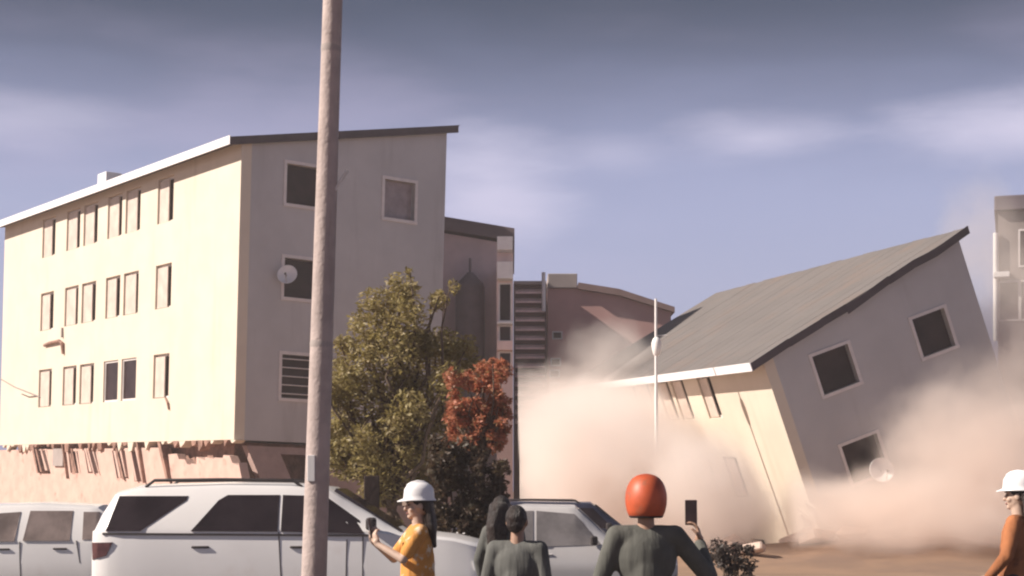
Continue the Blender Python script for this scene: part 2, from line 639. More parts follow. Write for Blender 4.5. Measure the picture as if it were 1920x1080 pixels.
    cuts = [x0, x1] if not fallen else [x0, .9, 2.1, 3.0, 4.6, 5.5, 6.4, x1]
    for q in range(len(cuts) - 1):
        xa, xb = cuts[q], cuts[q + 1]
        d0, d1 = (rnd.uniform(-.07, .07), rnd.uniform(-.07, .07)) if fallen else (0, 0)
        ba = MB().prism([(xa, zr(xa) - .12 + d0), (xb, zr(xb) - .12 + d1), (xb, zr(xb) + .12 + d1), (xa, zr(xa) + .12 + d0)], lambda a, b, t: sv(a, t, b), y0 - .03 - rnd.uniform(0, .004), y0 - .002).build('bargeboard', M_BARGE, deck)
        parts.append(ba)
    if fallen:
        for q in range(7):
            cx_, cy_, cz_ = rnd.uniform(-.2, .1), rnd.uniform(-.25, .9), rnd.uniform(6.3, 7.5)
            Mr = Matrix.Translation(sv(cx_, cy_, cz_)) @ Matrix.Rotation(rnd.uniform(-.8, .8), 4, 'X') @ Matrix.Rotation(rnd.uniform(-.6, .6), 4, 'Y')
            w2, h2 = rnd.uniform(.15, .4), rnd.uniform(.2, .6)
            parts.append(MB().prism([(-w2, -h2), (w2 * .6, -h2 * .8), (w2, h2 * .5), (w2 * .1, h2), (-w2 * .8, h2 * .4)], lambda a, b, t: Mr @ Vector((t, a, b)), -.04, .04).build('torn_plaster', rnd.choice((M_CREAM, M_BROKEN, M_CREAM)), root))
    ns = 24
    wsh = (y1 - y0) / ns
    for k in range(ns):
        ya = y0 + k * wsh
        off = rnd.uniform(-.05, .05)
        lift = rnd.uniform(0, .005)
        vs_, fs_ = [], []
        m = 13
        for i in range(m):
            yy = ya + (wsh + .02) * i / (m - 1)
            h = .014 * (0.5 + 0.5 * math.cos(2 * PI * i / 3.0)) + lift
            for xx in (x0 + .012, x1 + .05 + off):
                vs_.append(sv(xx, yy, zr(xx) + .112 + h))
            for xx in (x0 + .012, x1 + .05 + off):
                vs_.append(sv(xx, yy, zr(xx) + .104 + h))
        for i in range(m - 1):
            a = i * 4
            fs_ += [(a, a + 1, a + 5, a + 4), (a + 2, a + 6, a + 7, a + 3), (a, a + 4, a + 6, a + 2), (a + 1, a + 3, a + 7, a + 5)]
        fs_ += [(0, 2, 3, 1), ((m - 1) * 4, (m - 1) * 4 + 1, (m - 1) * 4 + 3, (m - 1) * 4 + 2)]
        parts.append(MB().add(vs_, fs_).build('roof_sheet', M_ROOF, deck))
    # downpipe at the corner of the long wall and a roof vent
    if not fallen:
      v = MB().box(sv(-.1, 10.4, zr(0) + .1), sv(.5, 11.2, zr(0) + .62)).build('roof_vent', M_FASCIA, deck, bevel=.03)
      parts.append(v)
    if fallen:
        for o in parts:
            if cut_below(o, Mw, 0.0) == 0:
                o['gone'] = 1
        for o in parts[::-1]:
            if o.get('gone'):
                for ch in [c for c in parts if c is not None]:
                    pass
                bpy.data.objects.remove(o)
    return parts


S1 = 1.12
R1 = Matrix.Rotation(0.026, 4, 'Y') @ Matrix.Rotation(0.630, 4, 'Z')
b1 = thing('apartment_building', 'standing four-storey cream apartment block with buckled ground floor behind parked white cars', 'building')
b1.matrix_world = Matrix.Translation((-8.41 * S1, 47.64 * S1, 1.75 - 1.75 * S1)) @ R1
apartment(b1, S1)

S2 = 0.88
R2 = Matrix.Rotation(0.222, 4, 'Z') @ Matrix.Rotation(-0.352, 4, 'Y') @ Matrix.Rotation(0.030, 4, 'X')
T2 = Matrix.Translation((7.503 * S2, 47.679 * S2, 1.75 + (5.672 - 1.75) * S2)) @ R2 @ Matrix.Translation((0, 0, -DH * S2))
b2 = thing('apartment_building', 'toppling cream apartment block leaning over into its own dust cloud, roof tilted into view', 'building')
b2.matrix_world = T2
apartment(b2, S2, True, T2)


def ground_storey(root, S):
    """the crushed, leaning storey under the standing block"""
    sv = lambda x, y, z: Vector((x * S, y * S, z * S))
    zt, z0 = 3.2, 0.19
    sh = lambda y, z: y - 0.5 * (zt - z) * (1 - .2 * math.sin(y))
    rnd = random.Random(11)
    holes = [(16.15, 17.3, 2.15, 3.05), (13.0, 13.95, 2.2, 3.0), (11.3, 12.35, 2.2, 3.02), (8.6, 9.75, 2.05, 3.0), (7.35, 8.1, 1.95, 3.06)]
    wall_mesh(MB(), (5.45, 23.6), (z0, 3.08), holes, lambda u, t, z: sv(.08 + t, sh(u, z), z), 0.3).build('ground_wall', M_PINK, root)
    # torn-off stretch near the corner: ragged top, dark gap over it
    top = [(5.3, 2.2)]
    y = 5.15
    while y > .3:
        zz_ = rnd.choice((2.55, 2.75, 2.65, 2.8)) + rnd.uniform(-.08, .08)
        top.append((y, zz_))
        y -= rnd.uniform(.15, .75)
        top.append((y, zz_ + rnd.uniform(-.12, .06)))
        y -= rnd.uniform(.02, .12)
    poly = [(5.4, z0)] + top + [(.15, 2.6), (.15, z0)]
    MB().prism([(sh(a_, b_), b_) for a_, b_ in poly], lambda a_, b_, t: sv(t, a_, b_), .1, .38).build('ground_wall', M_PINK, root)
    # window leaves knocked askew in the openings, and slanting piers
    for (a_, b_, lo, hi) in holes:
        n_ = 3 if b_ - a_ > .9 else 2
        for q in range(n_):
            yy = a_ + (b_ - a_) * (q + .2 + rnd.uniform(-.08, .08)) / n_
            wd = rnd.uniform(.10, .22)
            l2 = lo + rnd.uniform(-.1, .15)
            MB().prism([(yy, 3.1), (yy + wd, 3.1), (sh(yy + wd, l2) - rnd.uniform(0, .18), l2), (sh(yy, l2) - rnd.uniform(.05, .2), l2)], lambda p_, z_, t: sv(t, p_, z_), rnd.uniform(-.02, .1), .3).build('pier', rnd.choice((M_PINK, M_BROKEN, M_PINK)), root)
    for (yy, wd) in ((17.35, .2), (5.35, .22), (7.2, .14), (14.2, .1)):
        l2 = rnd.uniform(1.9, 2.2)
        MB().prism([(yy, 3.26), (yy + wd, 3.26), (sh(yy + wd, l2) - .12, l2), (sh(yy, l2) - .05, l2)], lambda p_, z_, t: sv(t, p_, z_), -.03, .25).build('pier', M_BROKEN, root)
    MB().box(sv(-.01, 14.15, 2.45), sv(.06, 15.2, 3.1)).build('hung_panel', M_GREYW, root)
    gv = wall_mesh(MB(), (.45, DD - .2), (z0, 3.12), [(1.5, 2.6, 1.4, 2.9), (4.2, 5.6, 1.4, 2.9)], lambda u, t, z: sv(u + .25 * (3.2 - z), t + sh(.15, z), z), .3)
    gv.build('ground_gable_wall', mat('shaded_dusty_gable', (0.40, 0.27, 0.235), .95, .15, 1.2, .4, 10), root)  # dusty pink plaster, darkened in colour for the shaded end
    # torn edge of the slab under the block
    for k in range(46):
        y = 20.9 - k * .46
        if rnd.random() < .35:
            continue
        a, b = rnd.uniform(.25, .5), rnd.uniform(.05, .34)
        p = MB().prism([(y, 3.27), (y - a, 3.27), (y - a * rnd.uniform(.5, .95), 3.27 - b * rnd.uniform(.3, 1)), (y - a * rnd.uniform(.1, .4), 3.27 - b)],
                       lambda q, z, t: sv(t, q, z), -.015 - .02 * rnd.random(), .3)
        p.build('torn_slab_edge', M_BROKEN if rnd.random() < .6 else M_CREAM, root)
    # dark core so the gaps do not show the sky
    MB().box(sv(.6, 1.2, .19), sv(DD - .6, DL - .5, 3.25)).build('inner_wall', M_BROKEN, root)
    # broken pipe bracket and spalled patches on the long wall
    MB().tube([sv(-.04, 16.3, 7.05), sv(-.10, 15.6, 7.1), sv(-.10, 14.6, 7.12), sv(-.08, 14.35, 7.02), sv(-.04, 14.3, 6.62)], .06 * S, 8).build('bent_pipe', M_BROKEN, root)
    MB().tube([sv(-.03, 14.5, 7.6), sv(-.05, 14.45, 7.25)], .045 * S, 8).build('pipe_stub', M_GREYW, root)
    MB().tube([sv(.05, 16.9, 5.1), sv(-.5, 18.2, 5.5), sv(-.9, 19.3, 5.95)], [.03 * S, .025 * S, .02 * S], 8).build('hanging_rod', M_GREYW, root)
    MB().tube([sv(-.02, 5.0, 4.68), sv(-.06, 4.75, 4.5), sv(-.03, 4.7, 4.3)], .035 * S, 8).build('broken_bracket', M_BROKEN, root)


ground_storey(b1, S1)


def sat_dish(label, Mb, S, x, z, faceout, group):
    d = thing('satellite_dish', label, 'satellite dish', group=group)
    d.matrix_world = Mb @ Matrix.Translation((x * S, -.02, z * S))
    M = Matrix.Translation((-.02, -.42, .1)) @ Matrix.Rotation(faceout, 4, 'Z') @ Matrix.Rotation(rad(72), 4, 'X')
    prof = [(.001, -.10)] + [(.34 * k / 7, -.10 + .10 * (k / 7) ** 2) for k in range(1, 8)] + [(.345, .012), (.33, .016)] + [(.33 * k / 7, -.08 + .096 * (k / 7) ** 2) for k in range(6, 0, -1)] + [(.001, -.08)]
    MB().lathe(prof, 24, M).build('dish', M_WHITE, d, smooth=40)
    MB().tube([(0, .06, -.1), (0, -.2, -.1), (-.02, -.36, .08)], .022, 8).build('bracket', M_GREYW, d)
    MB().tube([M @ Vector((0, -.3, -.0)), M @ Vector((0, -.12, .3))], .012, 6).build('feed_arm', M_GREYW, d)
    MB().ball(M @ Vector((0, -.12, .3)), .04).build('receiver', M_TRIM, d, smooth=180)


sat_dish('white satellite dish by the second-floor gable window of the standing block', b1.matrix_world, S1, 1.45, 8.25, rad(-40), 'satellite dishes')
sat_dish('white satellite dish on the shade-grey end wall of the toppling block', b2.matrix_world, S2, 2.35, 7.75, rad(0), 'satellite dishes')


# ------------------------------------------------------------------ neighbouring buildings
def bld_box(root, a, b, name, m, holes=None, bevel=0):
    return MB().box(a, b).build(name, m, root, bevel=bevel)


def small_window(root, x, z, w, h, y, m=M_DGLASS):
    """window on a camera-facing wall at plane y: frame with recessed pane"""
    mb = MB()
    t = .06
    mb.box((x - w / 2 - t, y - .03, z + h), (x + w / 2 + t, y + .05, z + h + t))
    mb.box((x - w / 2 - t, y - .05, z - t), (x + w / 2 + t, y + .05, z))
    mb.box((x - w / 2 - t, y - .03, z), (x - w / 2, y + .05, z + h))
    mb.box((x + w / 2, y - .03, z), (x + w / 2 + t, y + .05, z + h))
    f = mb.build('window', M_FRAME, root)
    MB().box((x - w / 2, y - .012, z), (x + w / 2, y + .04, z + h)).build('pane', m, f)
    return f


# annex behind the standing block
D = 63.0
a = thing('annex_building', 'brown rendered annex with low sloping roof behind the standing block', 'building', (0, D, 0))
z1 = 1.75 + (920 - 425) / 2983 * D
wl_ = MB().prism([(-3.6, 0), (-.3, 0), (-.3, z1 - .65), (-3.6, z1 - .1)], lambda x, z, t: Vector((x, t, z)), 0, 9).build('wall', M_TAN, a)
MB().prism([(-3.6, z1 - .02), (.1, z1 - .62), (.1, z1 - .12), (-3.6, z1 + .5)], lambda x, z, t: Vector((x, t, z)), -.35, 9.3).build('roof', mat('purple_grey_roof', (.16, .12, .125), .8, .1, 1), a)
for (xx, zz) in ((-2.2, 2.2), (-2.2, 5.0)):
    small_window(a, xx, zz, .9, 1.2, 0)
tk = thing('water_tank', 'dark upright cylindrical water tank with pointed top beside the brown annex', 'water tank', (-1.62, 61.6, 0))
MB().lathe([(.01, 5.0), (.54, 5.05), (.56, 5.2), (.56, 9.6), (.52, 9.75), (.15, 10.15), (.12, 10.2)], 24).build('vessel', M_TANK, tk, smooth=40)
MB().tube([(0, 0, 10.1), (0, 0, 10.75)], .05, 8).build('vent_pipe', M_TANK, tk)
for (sx, sy) in ((-.4, -.3), (.4, -.3), (-.4, .3), (.4, .3)):
    MB().tube([(sx, sy, -.02), (sx, sy, 5.12)], .05, 8).build('leg', M_TANK, tk)

# balconied house at the gap
D = 57.5
h = thing('balcony_house', 'narrow house with white balcony parapets beside the brown annex', 'house', (0, D, 0))
zz = lambda v: 1.75 + (920 - v) / 2983 * D
xx = lambda u: (u - 960) / 2983 * D
MB().box((xx(931), .5, 0), (xx(962), 6, zz(470))).build('wall', M_TAN, h)
for (v0, v1, m) in ((445, 470, M_WHITE), (492, 524, M_WHITE), (640, 657, M_SLAT), (604, 608, M_WHITE)):
    MB().box((xx(932), -.25, zz(v1)), (xx(961.5), .49, zz(v0))).build('parapet', m, h, bevel=.015)
for (v0, v1) in ((530, 598), (610, 636), (660, 700)):
    small_window(h, (xx(934) + xx(960)) / 2, zz(v1), .38, zz(v0) - zz(v1), .5)

# louvred block
D = 66.0
h = thing('louvred_building', 'narrow building faced with stacked tan horizontal louvre slats beside the brown house', 'building', (0, D, 0))
zz = lambda v: 1.75 + (920 - v) / 2983 * D
xx = lambda u: (u - 960) / 2983 * D
MB().box((xx(963), .25, 0), (xx(1024), 7, zz(530))).build('wall', M_SLATBACK, h)
MB().box((xx(963), -.05, zz(533)), (xx(1024), .25, zz(527))).build('roof_edge', M_GREYW, h)
slat = MB().prism([(-.02, -.06), (.24, .1), (.24, .16), (-.02, .02)], lambda y, z, t: Vector((t, y, z)), xx(963.5), xx(1022)).mesh('slat')
for k in range(15):
    o = link('slat', slat, M_SLAT, h)
    o.location = (0, 0, zz(548 + k * 17.4))
for (uu) in (963.6, 1022.5):
    MB().box((xx(uu) - .02, -.06, zz(800)), (xx(uu) + .06, .25, zz(532))).build('jamb', M_SLATBACK, h)
MB().tube([(xx(1019), -.22, zz(585)), (xx(1019), -.22, zz(512))], .08, 10).build('vent_pipe', M_WHITE, h, smooth=60)

# brown house with stepped roofline
D = 71.0
h = thing('brown_house', 'wide brown rendered building with stepped roofline behind the rising dust', 'building', (0, D, 0))
zz = lambda v: 1.75 + (920 - v) / 2983 * D
xx = lambda u: (u - 960) / 2983 * D
MB().prism([(xx(1027), 0), (xx(1258), 0), (xx(1258), zz(582)), (xx(1160), zz(552)), (xx(1085), zz(540)), (xx(1027), zz(540))], lambda x, z, t: Vector((x, t, z)), 0, 8).build('wall', M_BROWNW, h)
MB().prism([(xx(1084), zz(543)), (xx(1160), zz(555)), (xx(1264), zz(587)), (xx(1264), zz(577)), (xx(1160), zz(543)), (xx(1084), zz(531))], lambda x, z, t: Vector((x, t, z)), -.3, 8.3).build('roof', mat('brown_roof', (.26, .17, .155), .85, .1, 1), h)
MB().box((xx(1027), -.2, zz(541)), (xx(1082), 4, zz(514))).build('parapet', M_GREYW, h, bevel=.03)
for (u, v) in ((1045, 634), (1042, 684), (1040, 706), (1040, 730)):
    small_window(h, xx(u), zz(v), .35, .25, 0)

# building at the right edge
D = 60.0
zz = lambda v: 1.75 + (920 - v) / 2983 * D
xx = lambda u: (u - 1862) / 2983 * D
h = thing('grey_house', 'grey flat-roofed building with white corner pipe and ledge beyond the raised gable', 'building', ((1862 - 960) / 2983 * D, D, 0), rad(-17.5))
M_GREYD = mat('dark_grey_render', (0.20, 0.165, 0.155), 0.95, 0.12, 0.8, 0.3, 12, second=(0.15, 0.12, 0.115), sec_scale=.7, streak=True)
MB().box((xx(1871), 0, 0), (xx(1872) + 9, 9, zz(398))).build('wall', M_GREYD, h)
MB().box((xx(1864), -.3, zz(398)), (xx(1872) + 9.3, 9.2, zz(370))).build('roof_slab', mat('purple_slab', (.12, .095, .11), .8, .1, 1), h, bevel=.05)
MB().tube([(xx(1867), -.15, zz(640)), (xx(1867), -.15, zz(438))], .1, 10).build('downpipe', M_WHITE, h, smooth=60)
MB().box((xx(1863), -.5, zz(523)), (xx(1892), -.003, zz(513))).build('ledge', M_WHITE, h, bevel=.02)
for (u, v, w_, h_) in ((1892, 600, .7, 1.4), (1935, 500, 1.0, 1.3), (1935, 600, 1.0, 1.4)):
    small_window(h, xx(u), zz(v), w_, h_, 0)


# ------------------------------------------------------------------ poles
pl = thing('utility_pole', 'tall leaning weathered utility pole standing before the white SUV', 'pole', (-1.775, 14, 0))
tl = .165 / 5.07
MB().tube([(tl * z, 0, z) for z in (-.05, .5, 1, 2, 3, 4, 5, 6, 7.5, 9)], [.118, .115, .112, .106, .10, .096, .09, .086, .08, .076], 20).build('shaft', M_POLE, pl, smooth=60)
sx = tl * 1.94
MB().box((sx - .075, -.112, 1.83), (sx - .01, -.085, 2.06)).build('label_plate', M_WHITE, pl, bevel=.004)
MB().tube([(tl * 4.4 + .07, -.03, 4.38), (tl * 4.4 + .19, -.05, 4.56)], .014, 8).build('hook', M_FRAME, pl)
for z in (3.0, 5.6):
    MB().lathe([(.112 - .0045 * z, z), (.115 - .0045 * z, z + .02), (.115 - .0045 * z, z + .05), (.112 - .0045 * z, z + .07)], 20, Matrix.Translation((tl * z, 0, 0))).build('steel_band', M_GREYW, pl, smooth=50)

lp = px(1231, 650, 44)
l = thing('lamp_post', 'thin white lamp post with lantern before the falling facade', 'lamp post', (lp.x, 44, 0))
zt = px(0, 560, 44).z
MB().tube([(0, 0, -.02), (0, 0, 2), (-.02, 0, zt)], [.06, .055, .035], 10).build('post', M_WHITE, l, smooth=60)
MB().lathe([(.03, lp.z - .27), (.09, lp.z - .22), (.13, lp.z - .05), (.14, lp.z + .1), (.1, lp.z + .22), (.03, lp.z + .27)], 16).build('lantern', M_WHITE, l, smooth=60)
MB().tube([(0, 0, lp.z + .3), (.28, 0, lp.z + .32)], .012, 6).build('cross_arm', M_WHITE, l)

sb = px(697, 940, 20.5)
s = thing('notice_board', 'narrow dark brown board on a thin post beyond the white SUV bonnet', 'board', (sb.x, 20.5, 0), rad(4))
MB().box((-.10, -.03, sb.z - .33), (.10, .03, sb.z + .33)).build('board', mat('dark_brown_wood', (.055, .032, .025), .8, .2, 4, .3, 20), s, bevel=.01)
MB().tube([(.05, 0.05, -.02), (.05, 0.05, sb.z + .2)], .03, 8).build('post', M_BARK, s)


# ------------------------------------------------------------------ trees and bushes
def leaves(name, m, parent, clumps, n, size, seed, squash=1.0):
    """many leaf faces spread through clumps (centre, radius)"""
    r = random.Random(seed)
    vs_, fs_ = [], []
    tot = sum(c[1] ** 2 for c in clumps)
    for (c, cr) in clumps:
        k = int(n * cr ** 2 / tot)
        for _ in range(k):
            d = Vector((r.gauss(0, 1), r.gauss(0, 1), r.gauss(0, 1))).normalized()
            p = Vector(c) + d * cr * (r.random() ** .45) * Vector((1, 1, squash)).length / 1.732
            a = Vector((r.gauss(0, 1), r.gauss(0, 1), r.gauss(0, .7))).normalized()
            b = a.cross(Vector((r.gauss(0, 1), r.gauss(0, 1), r.gauss(0, 1)))).normalized()
            s_ = size * r.uniform(.6, 1.4)
            i = len(vs_)
            vs_ += [p - a * s_, p + b * s_ * .38, p + a * s_, p - b * s_ * .38]
            fs_.append((i, i + 1, i + 2, i + 3))
    me = bpy.data.meshes.new(name)
    me.from_pydata([tuple(v) for v in vs_], [], fs_)
    o = link(name, me, m, parent)
    o['kind'] = 'stuff'
    return o


def limbs(parent, base, targets, r0, seed):
    rn = random.Random(seed)
    mb = MB()
    tips = []
    for t in targets:
        b = Vector(base)
        t = Vector(t)
        pts = []
        for k in range(6):
            f = k / 5
            p = b.lerp(t, f) + Vector((rn.uniform(-1, 1), rn.uniform(-1, 1), rn.uniform(-.4, .4))) * .08 * (t - b).length * math.sin(PI * f)
            pts.append(p)
        mb.tube(pts, [r0 * (1 - .8 * k / 5) for k in range(6)], 7)
    return mb


def tree(name, label, loc, trunk_top, clumps, lm, nleaf, size, seed, r0=.09, group=None):
    o = thing(name, label, 'tree', loc, group=group)
    rn = random.Random(seed)
    MB().tube([(0, 0, -.03), (.03, .02, trunk_top * .4), (-.02, 0, trunk_top * .8), (0, 0, trunk_top)], [r0 * 1.35, r0 * 1.1, r0, r0 * .9], 10).build('trunk', M_BARK, o, smooth=60)
    limbs(o, (0, 0, trunk_top - .05), [c for c, cr in clumps][::max(1, len(clumps) // 45)], r0 * .6, seed).build('branches', M_BARK, o, smooth=60)
    leaves('crown', lm, o, clumps, nleaf, size, seed + 1)
    return o


def clumps_from_px(lst, d, loc, spread, seed, k=3):
    rn = random.Random(seed)
    out = []
    for (u, v, r) in lst:
        p = px(u, v, d)
        rr = r / 2983 * d
        out.append((Vector((p.x - loc[0], rn.uniform(-spread, spread) * .5, p.z)), rr))
        for _ in range(k):
            q = Vector((rn.gauss(0, 1), rn.gauss(0, 1) * spread, rn.gauss(0, 1))) * rr * .62
            out.append((Vector((p.x - loc[0], 0, p.z)) + q, rr * rn.uniform(.4, .7)))
    return out


rn_t = random.Random(4)
d = 27.0
loc = (px(735, 0, d).x, d, 0)
cl = clumps_from_px([(752, 545, 34), (705, 578, 36), (648, 650, 26), (630, 740, 34), (622, 830, 34), (770, 600, 44), (820, 560, 22), (690, 640, 44), (745, 660, 56), (815, 650, 48), (655, 705, 40), (700, 740, 62), (780, 745, 64), (845, 720, 40),
                     (640, 790, 40), (690, 830, 54), (760, 830, 64), (830, 800, 50), (640, 860, 40), (720, 900, 52), (800, 890, 50)], d, loc, 1.2, 4)
for k in range(70):
    c0, r0_ = cl[rn_t.randrange(len(cl))]
    dv = Vector((rn_t.gauss(0, 1), rn_t.gauss(0, 1), rn_t.gauss(.3, 1))).normalized()
    cl.append((c0 + dv * r0_ * rn_t.uniform(.9, 1.35), r0_ * rn_t.uniform(.18, .35)))
tree('leafy_tree', 'olive green leafy tree before the shaded gable of the standing block', loc, 1.5, cl, M_LEAF, 26000, .05, 21)

d = 24.0
loc = (px(905, 0, d).x, d, 0)
rn0 = random.Random(77)
cl = []
for k in range(95):
    u, v = rn0.uniform(838, 952), 672 + 165 * rn0.random() ** .8
    if v < 700 and u < 860:
        continue
    p = px(u, v, d)
    cl.append((Vector((p.x - loc[0], rn0.uniform(-.4, .4), p.z)), rn0.uniform(7, 19) / 2983 * d))
cl = [(c, r) for c, r in cl if (c.x + loc[0] + r * 0.75) / d * 2983 + 960 < 962]
tree('flame_tree', 'small tree with orange-red foliage above the dark hedge', loc, 2.2, cl, M_FLAME, 6500, .045, 33, .05)

d = 22.0
loc = (px(890, 0, d).x, d, 0)
o = thing('shade_hedge', 'tall hedge added for the dark shade beneath the orange-red tree', 'hedge', loc)  # foliage added to stand in for the dark shade under the tree
cl = []
rn = random.Random(2)
for k in range(90):
    u = rn.uniform(815, 940)
    v = rn.uniform(835, 1120)
    if u > 900 and v < 850:
        v += 30
    p = px(u, v, d)
    cl.append((Vector((p.x - loc[0], rn.uniform(-.35, .35), p.z)), rn.uniform(.10, .19)))
cl = [(c, r) for c, r in cl if (c.x + loc[0] + r) / (d + c.y) * 2983 + 960 < 958 and c.z > .1]
leaves('foliage', M_HEDGE, o, cl, 14000, .045, 8)
mbs = MB()
for k in range(7):
    bx_ = -.42 + k * .13
    mbs = MB().tube([(bx_, 0, -.02), (bx_ + rn.uniform(-.05, .05), rn.uniform(-.1, .1), 1.0), (bx_ + rn.uniform(-.1, .1), 0, 2.1)], [.03, .022, .01], 7)
    mbs.build('stem', M_BARK, o)

d = 15.0
loc = (px(1370, 0, d).x, d, 0)
o = thing('scrub_bush', 'low dark dusty scrub bush beside the person in the red helmet', 'bush', loc)
cl = []
for k in range(46):
    a_, r_ = rn.uniform(0, 2 * PI), rn.random() ** .5 * .2
    zc = rn.uniform(.55, 1.22)
    cl.append((Vector((r_ * math.cos(a_), r_ * math.sin(a_), zc)), rn.uniform(.05, .1)))
leaves('foliage', M_SCRUB, o, cl, 5200, .022, 18)
for k in range(5):
    MB().tube([(0, 0, -.02), (rn.uniform(-.06, .06), rn.uniform(-.06, .06), .6), (rn.uniform(-.2, .2), rn.uniform(-.2, .2), 1.15)], [.02, .014, .005], 6).build('stem', M_BARK, o)


# ------------------------------------------------------------------ vehicles
def vehicle(name, label, loc, rz, st, paint, glass, windows, wheels, wr, extras, group=None, gaps=(), handles=(), rails=None, wb_pts=None, pillar=True):
    """st: stations (x, zbot, zbelt, ztop, w_low, w_belt, w_top) rear to front, car pointing +x"""
    o = thing(name, label, 'car', loc, rz, group)

    def interp(x):
        for i in range(len(st) - 1):
            if st[i][0] <= x <= st[i + 1][0]:
                f = (x - st[i][0]) / (st[i + 1][0] - st[i][0])
                return [st[i][k] + (st[i + 1][k] - st[i][k]) * f for k in range(7)]
        return list(st[0] if x < st[0][0] else st[-1])

    def section(s_):
        x, zb, zl, zt, w1, w2, w3 = s_
        h = [(w1 * .90, zb), (w1 * .975, zb + .05), (w1, zb + (zl - zb) * .35), (w1 * 1.0, zb + (zl - zb) * .62), (w2 + .01, zl - .06), (w2, zl),
             (w2 + (w3 - w2) * .5, zl + (zt - .05 - zl) * .5), (w3, zt - .06 if zt - zl > .2 else zt - .02), (w3 - .03, zt - .02 if zt - zl > .2 else zt - .008), (w3 - .12, zt), (w3 * .5, zt + .02)]
        pts = [(x, y, z) for y, z in h]
        return pts + [(x, -y, z) for _, y, z in pts[::-1]]
    xs = set(s_[0] for s_ in st)
    for i in range(len(st) - 1):
        n = max(1, int((st[i + 1][0] - st[i][0]) / .12))
        for k in range(n):
            xs.add(st[i][0] + (st[i + 1][0] - st[i][0]) * k / n)
    mb = MB()
    rows = [section(interp(x)) for x in sorted(xs)]
    n = len(rows[0])
    vs_ = [p for r_ in rows for p in r_]
    fs_ = []
    for i in range(len(rows) - 1):
        for k in range(n):
            k2 = (k + 1) % n
            fs_.append((i * n + k, i * n + k2, (i + 1) * n + k2, (i + 1) * n + k))
    fs_ += [tuple(range(n)), tuple((len(rows) - 1) * n + k for k in range(n))]
    mb.add(vs_, fs_)
    body = mb.build('body', paint, o)
    cm = MB()
    for wx in wheels:
        cm.lathe([(wr * 1.17, -1.2), (wr * 1.17, 1.2)], 28, Matrix.Translation((wx, 0, wr * 1.02)) @ Matrix.Rotation(PI / 2, 4, 'X'))
    co = cm.build('cutter', None)
    bo = body.modifiers.new('b', 'BOOLEAN')
    bo.object = co
    bo.operation = 'DIFFERENCE'
    bo.solver = 'EXACT'
    COL.objects.unlink(co)
    COL.objects.link(co)
    bpy.context.view_layer.update()
    apply_mods(body)
    bpy.data.objects.remove(co)
    for p in body.data.polygons:
        p.use_smooth = True
    body.data.set_sharp_from_angle(angle=rad(32))

    def side(x, z, sgn, off):
        s_ = interp(x)
        _, zb, zl, zt, w1, w2, w3 = s_
        if z >= zl:
            y = w2 + (w3 - w2) * min(1, (z - zl) / max(.02, zt - .06 - zl))
        else:
            f = (z - zb) / (zl - zb)
            y = w1 if f < .62 else w1 + (w2 + .01 - w1) * min(1, (f - .62) / .38)
        return Vector((x, sgn * (y + off), z))

    def panel(poly, sgn, off, th):
        xa, xb = min(p[0] for p in poly), max(p[0] for p in poly)
        xs_ = sorted(set([p[0] for p in poly] + [xa + (xb - xa) * i / 16 for i in range(17)]))
        m_ = len(poly)
        nz = 5
        vs2, fs2 = [], []
        for x in xs_:
            zs_ = []
            for i in range(m_):
                (x0_, z0_), (x1_, z1_) = poly[i], poly[(i + 1) % m_]
                if min(x0_, x1_) - 1e-7 <= x <= max(x0_, x1_) + 1e-7:
                    if abs(x1_ - x0_) < 1e-7:
                        zs_ += [z0_, z1_]
                    else:
                        zs_.append(z0_ + (z1_ - z0_) * (x - x0_) / (x1_ - x0_))
            a0, a1 = min(zs_), max(zs_)
            a1 = max(a1, a0 + .002)
            for t in (off, off - th):
                for k in range(nz + 1):
                    vs2.append(side(x, a0 + (a1 - a0) * k / nz, sgn, t))
        q = 2 * (nz + 1)
        for i in range(len(xs_) - 1):
            for k in range(nz):
                a = i * q + k
                fs2.append((a, a + 1, a + q + 1, a + q))
                a += nz + 1
                fs2.append((a, a + q, a + q + 1, a + 1))
            for k in (0, nz):
                a = i * q + k
                fs2.append((a, a + q, a + q + nz + 1, a + nz + 1))
        for i in (0, len(xs_) - 1):
            for k in range(nz):
                a = i * q + k
                fs2.append((a, a + 1, a + nz + 2, a + nz + 1))
        return MB().add(vs2, fs2)
    for sgn in (1, -1):
        for w_ in windows:
            panel(w_, sgn, .009, .03).build('window', glass, o, smooth=30)
        for g_ in gaps:
            (xa, za), (xb, zb_) = g_
            panel([(xa - .006, za), (xa + .006, za), (xb + .006, zb_), (xb - .006, zb_)], sgn, .003, .012).build('door_gap', M_TRIM, o)
        for (hx, hz) in handles:
            p = side(hx, hz, sgn, .006)
            MB().cap((p.x - .085, p.y, p.z), (p.x + .085, p.y, p.z), .014, .014).build('door_handle', M_TRIM if paint is M_WHITECAR else paint, o, smooth=180)
    for wx in wheels:
        for sgn in (1, -1):
            yc = sgn * (interp(wx)[4] - .12)
            Mx = Matrix.Translation((wx, yc, wr)) @ Matrix.Rotation(PI / 2, 4, 'X')
            wv = MB().lathe([(wr * .62, -.11), (wr * .9, -.115), (wr * .985, -.08), (wr, 0), (wr * .985, .08), (wr * .9, .115), (wr * .62, .11)], 28, Mx).build('wheel', M_RUBBER, o, smooth=50)
            rb = MB().lathe([(wr * .1, -.118), (wr * .6, -.112), (wr * .64, -.10), (wr * .64, .10), (wr * .6, .112), (wr * .1, .118)], 28, Mx)
            rb.build('rim', M_RIM, wv, smooth=40)
